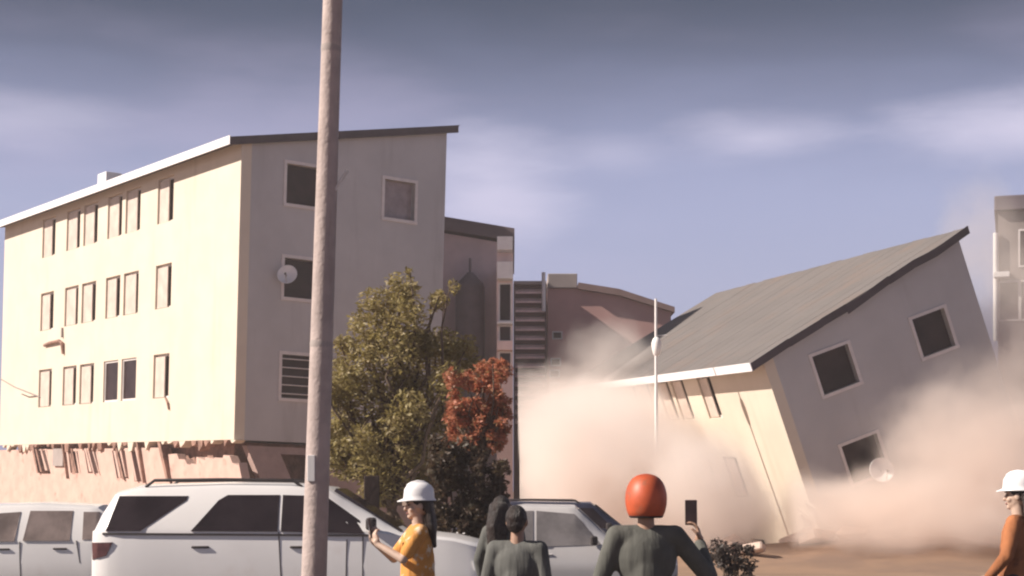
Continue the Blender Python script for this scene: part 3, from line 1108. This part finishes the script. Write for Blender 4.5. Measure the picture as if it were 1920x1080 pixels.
    if rails:
        for sgn in (1, -1):
            (xa, xb, zz_) = rails
            y_ = interp((xa + xb) / 2)[6] - .07
            MB().tube([(xa, sgn * y_, zz_ - .04), (xa + .1, sgn * y_, zz_ + .035), ((xa + xb) / 2, sgn * y_, zz_ + .045), (xb - .1, sgn * y_, zz_ + .035), (xb, sgn * y_, zz_ - .04)], .018, 8).build('roof_rail', M_TRIM, o, smooth=60)
    for (nm, poly, m_) in extras:
        for sgn in (1, -1):
            panel(poly, sgn, .012, .05).build(nm, m_, o)
    # windscreen and rear glass laid on the sloping ends
    for wb_ in (wb_pts or ()):
        (xa, za, ya, xb, zb_, yb) = wb_
        d_ = Vector((zb_ - za, 0, -(xb - xa))).normalized()
        if d_.z < 0:
            d_ = -d_
        q = [Vector((xa, ya, za)), Vector((xa, -ya, za)), Vector((xb, -yb, zb_)), Vector((xb, yb, zb_))]
        g_ = MB().add([p + d_ * .02 for p in q] + [p - d_ * .02 for p in q], [(0, 1, 2, 3), (7, 6, 5, 4), (0, 4, 5, 1), (1, 5, 6, 2), (2, 6, 7, 3), (3, 7, 4, 0)])
        g_.build('windscreen', glass, o)
    for sgn in (1, -1):
        xm = wb_pts[0][0] - .05 if wb_pts else 1
        p = side(xm - .25, interp(xm - .25)[2] + .05, sgn, 0)
        mr = MB().box((p.x - .06, p.y + sgn * .13 - .09, p.z - .03), (p.x + .05, p.y + sgn * .13 + .09, p.z + .11)).build('side_mirror', M_TRIM, o, bevel=.03)
    return o


# white SUV in front (side on, pointing right)
DN = 17.5
YC = DN + .93
ox = (345 - 960) / 2983 * DN            # rear axle
X = lambda u: (u - 960) / 2983 * DN - ox
Z = lambda v: 1.75 - (v - 920) / 2983 * DN
st = [(X(163), .52, 1.0, 1.05, .70, .66, .60), (X(168), .42, 1.30, 1.36, .84, .80, .66), (X(180), .36, 1.33, 1.50, .89, .85, .66), (X(205), .33, 1.335, 1.73, .92, .88, .68), (X(250), .31, 1.335, 1.80, .93, .89, .70), (X(420), .30, 1.33, 1.83, .93, .90, .72),
      (X(540), .30, 1.325, 1.82, .93, .90, .72), (X(610), .30, 1.32, 1.775, .93, .90, .71), (X(690), .30, 1.30, 1.50, .93, .885, .70), (X(748), .31, 1.255, 1.29, .93, .87, .74), (X(850), .32, 1.19, 1.225, .925, .85, .72), (X(905), .36, 1.11, 1.15, .90, .80, .66), (X(928), .42, 1.0, 1.05, .83, .72, .58), (X(936), .50, .86, .90, .70, .6, .5)]
wins = [[(X(196), Z(996)), (X(262), Z(996)), (X(344), Z(938)), (X(346), Z(930)), (X(214), Z(930))],
        [(X(357), Z(996)), (X(520), Z(997)), (X(520), Z(928)), (X(422), Z(928)), (X(405), Z(938))],
        [(X(526), Z(997)), (X(682), Z(1001)), (X(672), Z(976)), (X(612), Z(934)), (X(600), Z(930)), (X(526), Z(928))]]
vehicle('suv', 'large white SUV with dark tinted windows parked side on behind the leaning pole', (ox, YC, 0), 0, st, M_WHITECAR, M_CARGLASS, wins, (0, X(832)), .40,
        [('tail_lamp', [(X(168), Z(1018)), (X(210), Z(1017)), (X(198), Z(1042)), (X(170), Z(1050))], M_TAIL),
         ('belt_trim', [(X(190), Z(1003)), (X(690), Z(1006)), (X(690), Z(1002)), (X(190), Z(999))], M_TRIM),
         ('head_lamp', [(X(886), Z(1052)), (X(922), Z(1060)), (X(920), Z(1078)), (X(890), Z(1070))], M_LAMP)],
        gaps=[((X(522), Z(998)), (X(530), .45)), ((X(650), Z(1012)), (X(648), .45)), ((X(680), Z(1004)), (X(680), .6))],
        handles=((X(375), Z(1026)), (X(560), Z(1026))), rails=(X(262), X(560), 1.83), wb_pts=[(X(748), 1.285, .66, X(622), 1.76, .58)])

# pale car behind it on the left (pointing left)
DN = 22.0
YC = DN + .85
Xp = lambda u: -((u - 960) / 2983 * DN) + ((60 - 960) / 2983 * DN)
Z = lambda v: 1.75 - (v - 920) / 2983 * DN
st = [(Xp(214), .5, .92, .96, .66, .62, .5), (Xp(210), .38, 1.06, 1.14, .8, .76, .6), (Xp(200), .3, 1.07, 1.40, .84, .8, .62), (Xp(175), .28, 1.07, 1.53, .85, .81, .64), (Xp(60), .27, 1.065, 1.57, .86, .82, .66), (Xp(-40), .27, 1.06, 1.55, .86, .82, .66),
      (Xp(-90), .27, 1.05, 1.40, .86, .82, .64), (Xp(-160), .28, 1.02, 1.06, .86, .80, .66), (Xp(-280), .3, .93, .97, .84, .77, .64), (Xp(-335), .38, .82, .86, .76, .68, .55)]
wins = [[(Xp(190), Z(1012)), (Xp(153), Z(1012)), (Xp(150), Z(960)), (Xp(180), Z(960))],
        [(Xp(130), Z(1014)), (Xp(42), Z(1014)), (Xp(50), Z(958)), (Xp(130), Z(958))],
        [(Xp(26), Z(1015)), (Xp(-100), Z(1017)), (Xp(-60), Z(966)), (Xp(32), Z(960))]]
vehicle('hatchback_car', 'pale white hatchback with reflection-pale windows behind the rear of the white SUV', ((60 - 960) / 2983 * DN, YC, 0), PI, st, M_WHITECAR, M_PALEGLASS, wins, (Xp(128), Xp(-255)), .32,
        [('tail_lamp', [(Xp(206), .9), (Xp(196), .9), (Xp(196), 1.05), (Xp(206), 1.05)], M_TAIL)],
        gaps=[((Xp(36), Z(1016)), (Xp(40), .4)), ((Xp(142), Z(1014)), (Xp(150), .75))], handles=((Xp(112), Z(1029)), (Xp(5), Z(1030))), rails=None, wb_pts=[(Xp(-158), 1.05, .6, Xp(-62), 1.5, .55)])

# silver car on the right (pointing right)
DN = 25.0
YC = DN + .84
ox = (960 - 960) / 2983 * DN
X = lambda u: (u - 960) / 2983 * DN - ox
Z = lambda v: 1.75 - (v - 920) / 2983 * DN
st = [(X(770), .5, .9, .94, .66, .62, .5), (X(778), .36, .92, .98, .8, .74, .6), (X(840), .28, .9, 1.02, .84, .78, .62), (X(905), .27, .88, 1.42, .86, .8, .6), (X(985), .27, .875, 1.515, .86, .8, .6), (X(1080), .27, .875, 1.50, .86, .8, .6),
      (X(1152), .27, .88, .95, .86, .79, .62), (X(1240), .3, .80, .84, .84, .75, .62), (X(1272), .38, .7, .74, .76, .66, .5)]
wins = [[(X(868), Z(1024)), (X(1000), Z(1025)), (X(1000), Z(958)), (X(930), Z(960)), (X(908), Z(968))],
        [(X(1006), Z(1025)), (X(1128), Z(1022)), (X(1092), Z(978)), (X(1078), Z(964)), (X(1006), Z(958))]]
vehicle('saloon_car', 'silver white saloon with raked pale windscreen pillar beside the person in the red helmet', (ox, YC, 0), 0, st, M_SILVER, M_GREYGLASS, wins, (X(850), X(1172)), .31,
        [('head_lamp', [(X(1235), .66), (X(1262), .64), (X(1260), .72), (X(1238), .75)], M_LAMP)],
        gaps=[((X(1003), Z(1027)), (X(1003), .35)), ((X(1140), Z(1022)), (X(1130), .4))], handles=((X(1025), Z(1040)), (X(900), Z(1040))), rails=None, wb_pts=[(X(1150), .95, .6, X(1086), 1.46, .5)])

# dark blue car behind it
DN = 30.0
YC = DN + .88
X = lambda u: (u - 960) / 2983 * DN
Z = lambda v: 1.75 - (v - 920) / 2983 * DN
st = [(X(845), .5, .95, 1.0, .7, .66, .55), (X(852), .35, 1.0, 1.1, .84, .8, .6), (X(880), .3, 1.0, 1.45, .87, .83, .64), (X(960), .28, 1.0, 1.53, .88, .84, .66), (X(1110), .28, .99, 1.52, .88, .84, .66),
      (X(1175), .28, .98, 1.04, .88, .82, .66), (X(1235), .32, .9, .94, .85, .76, .6), (X(1250), .4, .78, .8, .75, .66, .5)]
wins = [[(X(875), 1.05), (X(985), 1.05), (X(985), 1.44), (X(905), 1.42)], [(X(992), 1.05), (X(1150), 1.04), (X(1112), 1.42), (X(992), 1.44)]]
vehicle('estate_car', 'dark blue estate car just behind the silver white saloon', (0, YC, 0), 0, st, M_BLUECAR, M_CARGLASS, wins, (X(895), X(1195)), .33, [],
        gaps=[((X(988), 1.0), (X(988), .4))], handles=((X(1005), .93),), rails=(X(900), X(1090), 1.53), wb_pts=[(X(1172), 1.03, .6, X(1118), 1.48, .55)])


# ------------------------------------------------------------------ people
SKIN = mat('skin', (0.36, 0.21, 0.145), 0.55, .08, 10)
SKIN_P = mat('fair_skin', (0.52, 0.36, 0.28), 0.55, .08, 10)
HAIR = mat('dark_hair', (0.022, 0.013, 0.011), 0.45, .4, 25, .9, 130, bstreak=True, second=(0.05, 0.03, 0.022), sec_scale=60, sec_lo=.5, sec_hi=.7, streak=True)
EYE = mat('dark_eye', (0.03, 0.02, 0.02), .2, .1, 10)
LIP = mat('lip', (0.32, 0.13, 0.11), .5, .1, 10)
SHOE = mat('shoe', (0.05, 0.04, 0.04), .6, .2, 6)
PHONE = mat('phone_case', (0.045, 0.022, 0.018), .35, .2, 6)


def fuse(name, mb, m, parent, voxel, smooth_it=4, disp=0.0, dscale=.1):
    o = mb.build(name, m, parent)
    r = o.modifiers.new('r', 'REMESH')
    r.mode = 'VOXEL'
    r.voxel_size = voxel
    s_ = o.modifiers.new('s', 'SMOOTH')
    s_.factor = .5
    s_.iterations = smooth_it
    if disp:
        tx = bpy.data.textures.new(name, 'CLOUDS')
        tx.noise_scale = dscale
        dm = o.modifiers.new('d', 'DISPLACE')
        dm.texture = tx
        dm.strength = disp
        dm.mid_level = .5
    mats = list(o.data.materials)
    bpy.context.view_layer.update()
    apply_mods(o)
    if not o.data.materials:
        for q in mats:
            o.data.materials.append(q)
    for p in o.data.polygons:
        p.use_smooth = True
    return o


def person(label, loc, rz, h, elbows, wrists, hand_d, hand_n, hand_t, curls, shirt, trousers, skin=SKIN, sleeves='long', hair='short', hat=None, female=False, group=None, lean=0.0, legs=None):
    """faces local -Y; +X is the left hand. elbows/wrists etc: (right(-x), left(+x))"""
    o = thing('person', label, 'person', loc, rz, group)
    k = h / 1.72
    o.scale = (k, k, k)
    b = MB()
    sw = .155 if female else .178
    hips = [Vector((sx_ * .09, 0, .91)) for sx_ in (-1, 1)]
    knees = legs[0] if legs else [Vector((-.10, -.02, .49)), Vector((.10, -.02, .49))]
    ank = legs[1] if legs else [Vector((-.11, .02, .09)), Vector((.11, .02, .09))]
    sh_ = [Vector((-sw, .0, 1.40)), Vector((sw, .0, 1.40))]
    for i in range(2):
        b.cap(hips[i], knees[i], .08, .052).cap(knees[i], ank[i], .05, .035)
        b.cap(ank[i] + Vector((0, .03, -.03)), ank[i] + Vector((.01 * (i * 2 - 1), -.14, -.05)), .038, .028)
        b.cap(sh_[i], elbows[i], .047, .038).cap(elbows[i], wrists[i], .038, .026)
        b.cap(Vector((0, 0, 1.40)), sh_[i], .06, .05)
    b.ball((0, .01, .95), (.155, .105, .13)).cap((0, 0, .98), (0, .0, 1.15), .115, .11).ball((0, 0, 1.25), (sw - .02, .105, .2))
    b.cap((0, .012, 1.40), (0, -.002, 1.54), .055, .05)
    # head
    b.ball((0, .018, 1.625), (.074, .094, .098)).ball((0, -.022, 1.565), (.056, .062, .062)).ball((0, -.062, 1.522), (.026, .024, .02))
    b.ball((0, -.068, 1.645), (.056, .02, .02)).cap((0, -.083, 1.625), (0, -.103, 1.583), .010, .015)
    for sx_ in (-1, 1):
        b.ball((sx_ * .04, -.055, 1.583), (.024, .024, .024)).ball((sx_ * .078, .012, 1.603), (.010, .022, .032))
    # hands
    for i in range(2):
        W, dv, nv, tv = wrists[i], hand_d[i].normalized(), hand_n[i].normalized(), hand_t[i].normalized()
        nv = (nv - dv * nv.dot(dv)).normalized()
        tv = (tv - dv * tv.dot(dv) - nv * tv.dot(nv)).normalized()
        Mh = Matrix((tv, nv, dv)).transposed()
        b.ball(W + dv * .045, (.041, .017, .056), Mh)
        b.cap(W, W + dv * .02, .025, .03)
        for q, (off, ln) in enumerate(((.031, .072), (.0105, .082), (-.0105, .076), (-.031, .058))):
            p = W + dv * .088 + tv * off
            ang = 0.15
            for sgm in range(3):
                ang += curls[i] * (.75 if sgm == 0 else 1.0)
                e = p + (dv * math.cos(ang) + nv * math.sin(ang)) * ln * (.45, .32, .25)[sgm]
                b.cap(p, e, .0098 - .0012 * sgm, .0092 - .0012 * sgm, 8)
                p = e
        p0 = W + dv * .03 + tv * .032
        p1 = p0 + tv * .03 + dv * .026 + nv * .012
        p2 = p1 + dv * .03 + nv * .018 * (1 + curls[i])
        b.cap(p0, p1, .014, .012, 8).cap(p1, p2, .0115, .009, 8)
    fuse('body', b, skin, o, .0075, 3)
    for sx_ in (-1, 1):
        MB().ball((sx_ * .03, -.0795, 1.618), (.013, .008, .0075)).build('eye', EYE, o, smooth=180)
        MB().cap((sx_ * .017, -.094, 1.640), (sx_ * .046, -.083, 1.641), .005, .004, 6).build('eyebrow', HAIR, o, smooth=180)
    MB().ball((0, -.0855, 1.549), (.022, .008, .0085)).build('lips', LIP, o, smooth=180)
    # clothes
    c = MB()
    c.ball((0, .0, 1.26), (sw + .012, .13, .20)).cap((0, 0, 1.0), (0, 0, 1.2), .148, .14).ball((0, .01, .93), (.172, .128, .13))
    for i in range(2):
        c.cap(Vector((0, .005, 1.395)), sh_[i] + Vector((0, 0, .0)), .072, .066)
        if sleeves == 'long':
            c.cap(sh_[i], elbows[i], .067, .056).cap(elbows[i], wrists[i].lerp(elbows[i], .06), .056, .040)
        else:
            c.cap(sh_[i], elbows[i].lerp(sh_[i], .25), .066, .062)
    fuse('shirt', c, shirt, o, .012, 7, .004, .25)
    c = MB()
    for i in range(2):
        c.cap(hips[i], knees[i], .1, .07).cap(knees[i], ank[i] + Vector((0, 0, .03)), .068, .055)
    c.ball((0, .01, .92), (.165, .12, .12))
    fuse('trousers', c, trousers, o, .014, 5, .015, .09)
    for i in range(2):
        s2 = MB().cap(ank[i] + Vector((0, .04, -.045)), ank[i] + Vector((.01 * (i * 2 - 1), -.14, -.052)), .045, .036)
        s2.box((ank[i].x - .045, ank[i].y - .17, .002), (ank[i].x + .045, ank[i].y + .08, .02))
        fuse('shoe', s2, SHOE, o, .01, 3)
    # hair
    c = MB()
    c.ball((0, .03, 1.640), (.084, .096, .098))
    if hair == 'long':
        for a_ in range(9):
            t = -1 + 2 * a_ / 8
            c.cap((t * .07, .07 + .03 * (1 - t * t), 1.64), (t * .085, .10 + .03 * (1 - t * t), 1.45), .032, .034)
            c.cap((t * .085, .10 + .03 * (1 - t * t), 1.45), (t * .075, .13, 1.28 + .02 * random.random()), .034, .018)
    else:
        c.ball((0, .07, 1.59), (.068, .05, .07))
    fuse('hair', c, HAIR, o, .009, 2, .008, .02)
    if hat:
        hat(o)
    return o


def hard_hat(m):
    def fn(o):
        prof = [(.142, 1.655), (.141, 1.662), (.129, 1.672), (.127, 1.70), (.122, 1.745), (.10, 1.78), (.06, 1.802), (.001, 1.808)]
        mb = MB()
        n = 32
        vs_, fs_ = [], []
        for (r, z) in prof:
            for q in range(n):
                a_ = 2 * PI * q / n
                fr = max(0, -math.sin(a_)) ** 4
                rr = r + (.04 * fr if r > .14 else 0)
                vs_.append((rr * math.cos(a_) * .86, rr * math.sin(a_) + .012, z - (.012 * fr if r > .14 else 0)))
        for i in range(len(prof) - 1):
            for q in range(n):
                q2 = (q + 1) % n
                fs_.append((i * n + q, i * n + q2, (i + 1) * n + q2, (i + 1) * n + q))
        inner = len(vs_)
        for (r, z) in ((.128, 1.652), (.12, 1.70), (.001, 1.79)):
            for q in range(n):
                a_ = 2 * PI * q / n
                vs_.append((r * math.cos(a_) * .86, r * math.sin(a_) + .012, z))
        for q in range(n):
            q2 = (q + 1) % n
            fs_.append((q, inner + q, inner + q2, q2))
            fs_.append((inner + q, inner + n + q, inner + n + q2, inner + q2))
            fs_.append((inner + n + q, inner + 2 * n + q, inner + 2 * n + q2, inner + n + q2))
        hh = mb.add(vs_, fs_).build('hard_hat', m, o, smooth=50)
        MB().tube([(.0, y, 1.809 - 1.9 * (y - .012) ** 2 * 1.5) for y in (-.09, -.05, 0, .05, .09)], [.006, .012, .014, .012, .006], 8).build('ridge', m, hh, smooth=180)
        mb = MB()
        mb.lathe([(.13, 1.648), (.138, 1.65), (.138, 1.656), (.13, 1.656)], 32, Matrix.Translation((0, .012, 0)) @ Matrix.Diagonal((.87, 1.02, 1, 1)))
        mb.build('brim_band', M_TRIM, hh)
    return fn


def crash_helmet(m):
    def fn(o):
        Mh = Matrix.Translation((0, .008, 0)) @ Matrix.Diagonal((1, 1.17, 1, 1))
        hh = MB().lathe([(.092, 1.512), (.106, 1.522), (.117, 1.55), (.1245, 1.59), (.127, 1.625), (.124, 1.66), (.115, 1.695), (.101, 1.724), (.082, 1.747), (.058, 1.763), (.03, 1.772), (.008, 1.775)], 32, Mh).build('helmet', m, o, smooth=60)
        vs_, fs_ = [], []
        for i in range(9):
            ph = -1.0 + 2.0 * i / 8
            for j in range(5):
                th = -.35 + .75 * j / 4
                vs_.append((.129 * math.sin(ph) * (1 - .12 * th * th), .008 - .152 * math.cos(ph) * (1 - .12 * th * th), 1.63 + .148 * math.sin(th)))
        for i in range(8):
            for j in range(4):
                a_ = i * 5 + j
                fs_.append((a_, a_ + 1, a_ + 6, a_ + 5))
        v_ = MB().add(vs_, fs_).build('visor', M_CARGLASS, hh, smooth=180)
        q = v_.modifiers.new('s', 'SOLIDIFY')
        q.thickness = .006
        MB().lathe([(.090, 1.507), (.098, 1.509), (.106, 1.518), (.101, 1.521)], 28, Matrix.Translation((0, .008, 0)) @ Matrix.Diagonal((1, 1.17, 1, 1))).build('rim_trim', M_TRIM, hh, smooth=60)
    return fn


def phone(label, o, wrist, up, normal, size, group=None, shift=0.0):
    """a phone gripped at `wrist + up`, in the person's frame"""
    M = o.matrix_world.copy()
    return None


ORANGE = mat('orange_cloth', (0.62, 0.27, 0.06), .85, .2, 5, .6, 16, bdist=.025, bstreak=True, second=(0.70, 0.55, 0.40), sec_scale=7, sec_lo=.5, sec_hi=.58)
OLIVE = mat('grey_olive_cloth', (0.10, 0.098, 0.086), .9, .2, 4, .6, 16, bdist=.025, bstreak=True)
GREYC = mat('grey_cloth', (0.11, 0.108, 0.10), .9, .2, 4, .6, 16, bdist=.025, bstreak=True)
DARKC = mat('dark_cloth', (0.06, 0.04, 0.04), .9, .25, 4, .6, 16, bdist=.025, bstreak=True)
RUST = mat('rust_cloth', (0.36, 0.13, 0.05), .9, .25, 4, .6, 16, bdist=.025, bstreak=True, second=(0.12, 0.05, 0.03), sec_scale=3, sec_lo=.5, sec_hi=.65)
WHITEH = mat('white_helmet', (0.84, 0.80, 0.80), .35, .04, 6)
REDH = mat('red_helmet', (0.48, 0.085, 0.03), .5, .2, 7, second=(0.36, 0.10, 0.05), sec_scale=9, sec_lo=.55, sec_hi=.7)
V = Vector


def hold_phone(label, o, c, up, nrm, w=.076, h_=.158, group='phones held up'):
    """phone centred at local point c of person o"""
    bpy.context.view_layer.update()
    up = V(up).normalized()
    nrm = V(nrm)
    nrm = (nrm - up * nrm.dot(up)).normalized()
    s_ = up.cross(nrm)
    M = Matrix((s_, nrm, up)).transposed().to_4x4()
    p = thing('phone', label, 'phone', group=group)
    p.matrix_world = o.matrix_world @ Matrix.Translation(c) @ M
    bo = MB().box((-w / 2, -.005, -h_ / 2), (w / 2, .005, h_ / 2)).build('case', PHONE, p, bevel=.004)
    MB().box((-w / 2 + .004, -.0062, -h_ / 2 + .006), (w / 2 - .004, -.0048, h_ / 2 - .006)).build('screen', M_CARGLASS, p)
    MB().lathe([(.007, .0045), (.007, .0066), (.005, .007)], 14, Matrix.Translation((w / 2 - .018, 0, h_ / 2 - .02)) @ Matrix.Rotation(-PI / 2, 4, 'X')).build('lens', M_TRIM, p)
    return p


# woman in white hard hat, turned left, phone raised before her
d = 13.2
w_ = person('person in white hard hat and orange top raising a phone beside the white SUV', ((783 - 960) / 2983 * d, d, 0), rad(-78), 1.735,
            [V((-.20, -.17, 1.17)), V((.20, -.15, 1.18))], [V((-.07, -.36, 1.32)), V((.05, -.34, 1.30))],
            [V((.25, -.25, 1)), V((-.2, -.3, 1))], [V((.6, 1, 0)), V((-.6, 1, 0))], [V((.7, .7, 0)), V((-.7, .7, 0))], (.75, .7), ORANGE, DARKC, SKIN_P, 'short', 'long', hard_hat(WHITEH), True, 'onlookers')
hold_phone('phone held in both hands by the person in the orange top', w_, (-.005, -.395, 1.43), (0, -.12, 1), (0, 1, 0))

# partly hidden bystander by the hedge
d = 14.5
person('bystander in dark red-brown clothes and grey scarf before the dark hedge', ((943 - 960) / 2983 * d, d, 0), rad(150), 1.69,
       [V((-.24, .03, 1.14)), V((.24, .03, 1.14))], [V((-.25, -.06, .90)), V((.25, -.06, .90))],
       [V((0, -.2, -1)), V((0, -.2, -1))], [V((1, 0, 0)), V((-1, 0, 0))], [V((0, -1, 0)), V((0, -1, 0))], (.3, .3), GREYC, DARKC, SKIN, 'long', 'long', None, True, 'onlookers')

# dark haired bystander in grey, back turned
d = 11.6
person('dark-haired bystander in a plain grey shirt seen from behind, near the silver white saloon', ((970 - 960) / 2983 * d, d, 0), rad(165), 1.63,
       [V((-.23, .02, 1.13)), V((.24, .03, 1.13))], [V((-.20, -.16, .98)), V((.22, -.14, .96))],
       [V((.2, -.6, -.6)), V((-.2, -.6, -.6))], [V((1, 0, 0)), V((-1, 0, 0))], [V((0, 0, 1)), V((0, 0, 1))], (.35, .35), GREYC, DARKC, SKIN, 'long', 'short', None, False, 'onlookers')

# man in red helmet filming
d = 10.1
mx = (1211 - 960) / 2983 * d
m_ = person('person in a red-orange crash helmet and olive grey jacket filming the collapse', (mx, d, 0), rad(182), 1.80,
            [V((-.40, -.08, 1.14)), V((.28, .0, 1.12))], [V((-.37, -.28, 1.35)), V((.27, -.12, .90))],
            [V((.12, -.1, 1)), V((0, -.3, -1))], [V((1, -.1, 0)), V((-1, 0, 0))], [V((0.2, 1, 0)), V((0, -1, 0))], (.55, .3), OLIVE, DARKC, SKIN, 'long', 'short', crash_helmet(REDH), False, 'onlookers')
hold_phone('phone held up by the person in the red-orange helmet', m_, (-.325, -.335, 1.535), (0, -.05, 1), (0, 1, 0))

# person in white hard hat at the right
d = 13.5
person('person in white hard hat and rust brown top facing the low peach dust', ((1908 - 960) / 2983 * d, d, 0), rad(-118), 1.82,
       [V((-.20, -.08, 1.15)), V((.22, -.04, 1.14))], [V((-.22, -.17, .93)), V((.18, -.20, .95))],
       [V((.7, -.6, .2)), V((-.7, -.6, .1))], [V((0, .3, -1)), V((0, .3, -1))], [V((0, -.6, .6)), V((0, -.6, .6))], (.35, .35), RUST, DARKC, SKIN_P, 'long', 'long', hard_hat(WHITEH), True, 'onlookers')


# ------------------------------------------------------------------ rubble at the foot of the falling block
rn = random.Random(5)
rmeshes = []
for q in range(6):
    bm = bmesh.new()
    bmesh.ops.create_cube(bm, size=1)
    for v in bm.verts:
        v.co = Vector((v.co.x * rn.uniform(.6, 1.1), v.co.y * rn.uniform(.5, 1), v.co.z * rn.uniform(.3, .7)))
    bmesh.ops.bevel(bm, geom=bm.edges[:], offset=.06, segments=1, affect='EDGES')
    me = bpy.data.meshes.new('rubble_chunk')
    bm.to_mesh(me)
    bm.free()
    me.materials.append(M_RUBBLE)
    rmeshes.append(me)
for q in range(26):
    u = rn.uniform(1290, 1880)
    dd = rn.uniform(38.0, 42.0) if u > 1500 else rn.uniform(36, 40)
    x = (u - 960) / 2983 * dd
    e = ((x - 9.0) / 6.5) ** 2 + ((dd - 38.5) / 3.2) ** 2
    z = .55 * max(0, 1 - e)
    o = link('rubble_chunk', rmeshes[q % 6], None)
    s_ = rn.uniform(.15, .45) if rn.random() < .8 else rn.uniform(.5, .8)
    o.scale = (s_ * 1.4, s_, s_ * .8)
    o.rotation_euler = (rn.uniform(-.4, .4), rn.uniform(-.4, .4), rn.uniform(0, 6))
    o.location = (x, dd, z + s_ * .12)
    tag(o, 'large broken slab of pale masonry on the soil before the toppling block' if s_ > .46 else 'small broken chunk of pale masonry on the soil before the toppling block', 'rubble', 'rubble before the toppling block')


# ------------------------------------------------------------------ dust thrown up by the collapse
def dust(name, label, lo, hi, blobs, dens, color, seed, step=1.0, warp_amt=1.8, nscale=.32, absorb=None):
    c = (Vector(lo) + Vector(hi)) / 2
    h_ = (Vector(hi) - Vector(lo)) / 2
    o = MB().box(tuple(-h_), tuple(h_)).build(name, None)
    o.location = c
    o['kind'] = 'stuff'
    o['label'] = label
    o['category'] = 'dust'
    m = bpy.data.materials.new(name)
    m.use_nodes = True
    t = m.node_tree
    t.nodes.clear()
    out = N(t, 'ShaderNodeOutputMaterial')
    pv = N(t, 'ShaderNodeVolumePrincipled')
    pv.inputs['Color'].default_value = (*color, 1)
    pv.inputs['Anisotropy'].default_value = 0.0
    t.links.new(pv.outputs[0], out.inputs['Volume'])
    tc = N(t, 'ShaderNodeTexCoord')
    n1 = N(t, 'ShaderNodeTexNoise')
    n1.inputs['Scale'].default_value = nscale
    n1.inputs['Detail'].default_value = 4.5
    n1.inputs['Roughness'].default_value = .55
    mp = N(t, 'ShaderNodeMapping')
    mp.inputs['Location'].default_value = (seed * 3.1, seed * 1.7, seed)
    t.links.new(tc.outputs['Object'], mp.inputs[0])
    t.links.new(mp.outputs[0], n1.inputs[0])

    def vm(op, a_, b_=None, scale=None):
        n = N(t, 'ShaderNodeVectorMath', operation=op)
        for i, q in enumerate((a_, b_)):
            if q is None:
                continue
            if isinstance(q, (tuple, Vector)):
                n.inputs[i].default_value = tuple(q)
            else:
                t.links.new(q, n.inputs[i])
        if scale is not None:
            n.inputs['Scale'].default_value = scale
        return n
    wv = vm('SCALE', vm('SUBTRACT', n1.outputs['Color'], (.5, .5, .5)).outputs[0], None, warp_amt).outputs[0]
    P = vm('ADD', tc.outputs['Object'], wv).outputs[0]
    n2 = N(t, 'ShaderNodeTexNoise')
    n2.inputs['Scale'].default_value = nscale * 2.3
    n2.inputs['Detail'].default_value = 5
    n2.inputs['Roughness'].default_value = .6
    t.links.new(mp.outputs[0], n2.inputs[0])
    acc = None
    for (bc, br, k) in blobs:
        q = vm('SUBTRACT', P, Vector(bc) - c).outputs[0]
        q = vm('DIVIDE', q, tuple(br)).outputs[0]
        ln = vm('LENGTH', q).outputs['Value']
        f = wmath('MULTIPLY', wrange(wmath('ADD', ln, wmath('MULTIPLY', wmath('SUBTRACT', n2.outputs[0], .5, tree=t), 1.6, tree=t), tree=t), 1.08, .45, tree=t), k, tree=t)
        acc = f if acc is None else wmath('MAXIMUM', acc, f, tree=t)
    v_ = wmath('MULTIPLY', acc, wrange(n2.outputs[0], .3, .65, .35, 1.25, tree=t), tree=t)
    t.links.new(wmath('MULTIPLY', v_, dens, tree=t), pv.inputs['Density'])
    o.data.materials.append(m)
    m.cycles.volume_step_rate = step
    return o


DC = (0.993, 0.92, 0.875)
DC2 = (0.985, 0.88, 0.815)


def blob(u, v, d_, ru, rv, rd, k):
    p = px(u, v, d_)
    return ((p.x, p.y, p.z), (ru / 2983 * d_, rd, rv / 2983 * d_), k)


dust('dust_cloud', 'thick pale pink dust cloud billowing below the falling facade', (.2, 37.0, 0.01), (6.6, 60, 9.2),
     [blob(1110, 880, 41.5, 200, 150, 3.4, 1.0), blob(1300, 930, 39.4, 165, 150, 2.4, .8), blob(1130, 800, 48, 190, 100, 4.5, .8), blob(1140, 690, 55, 105, 100, 3, .25), blob(1050, 765, 54, 140, 90, 3, .5)],
     1.25, DC, 1, 1.2)
dust('dust_cloud', 'low peach dust rolling out under the shade-grey end wall of the toppling block', (6.65, 35.0, 0.01), (15.5, 40.8, 6.5),
     [blob(1700, 975, 38.3, 340, 118, 2.8, 1.0), blob(1850, 870, 38.6, 220, 190, 2.4, .6), blob(1480, 985, 38, 160, 65, 1.8, .7), blob(1600, 950, 39.2, 150, 70, 1.6, .3)],
     1.15, DC2, 4, 1.2, 1.4)
dust('dust_cloud', 'thin beige dust hanging beside the raised gable corner', (12.6, 41.0, 0.01), (19.5, 56, 12.2),
     [blob(1890, 730, 45, 150, 230, 3.4, .6), blob(1840, 450, 50, 85, 120, 2.6, .28), blob(1900, 560, 47, 80, 120, 3, .35)],
     .65, DC2, 7, 1.4)

# dusty air over the whole street
hz = MB().box((-70, -4, -1.0), (70, 110, 16)).build('haze', None, kind='stuff')
m = bpy.data.materials.new('haze')
m.use_nodes = True
m.node_tree.nodes.clear()
ho = N(m.node_tree, 'ShaderNodeOutputMaterial')
hp = N(m.node_tree, 'ShaderNodeVolumePrincipled')
hp.inputs['Color'].default_value = (.95, .88, .88, 1)
hp.inputs['Density'].default_value = 0.0010
m.node_tree.links.new(hp.outputs[0], ho.inputs['Volume'])
hz.data.materials.append(m)
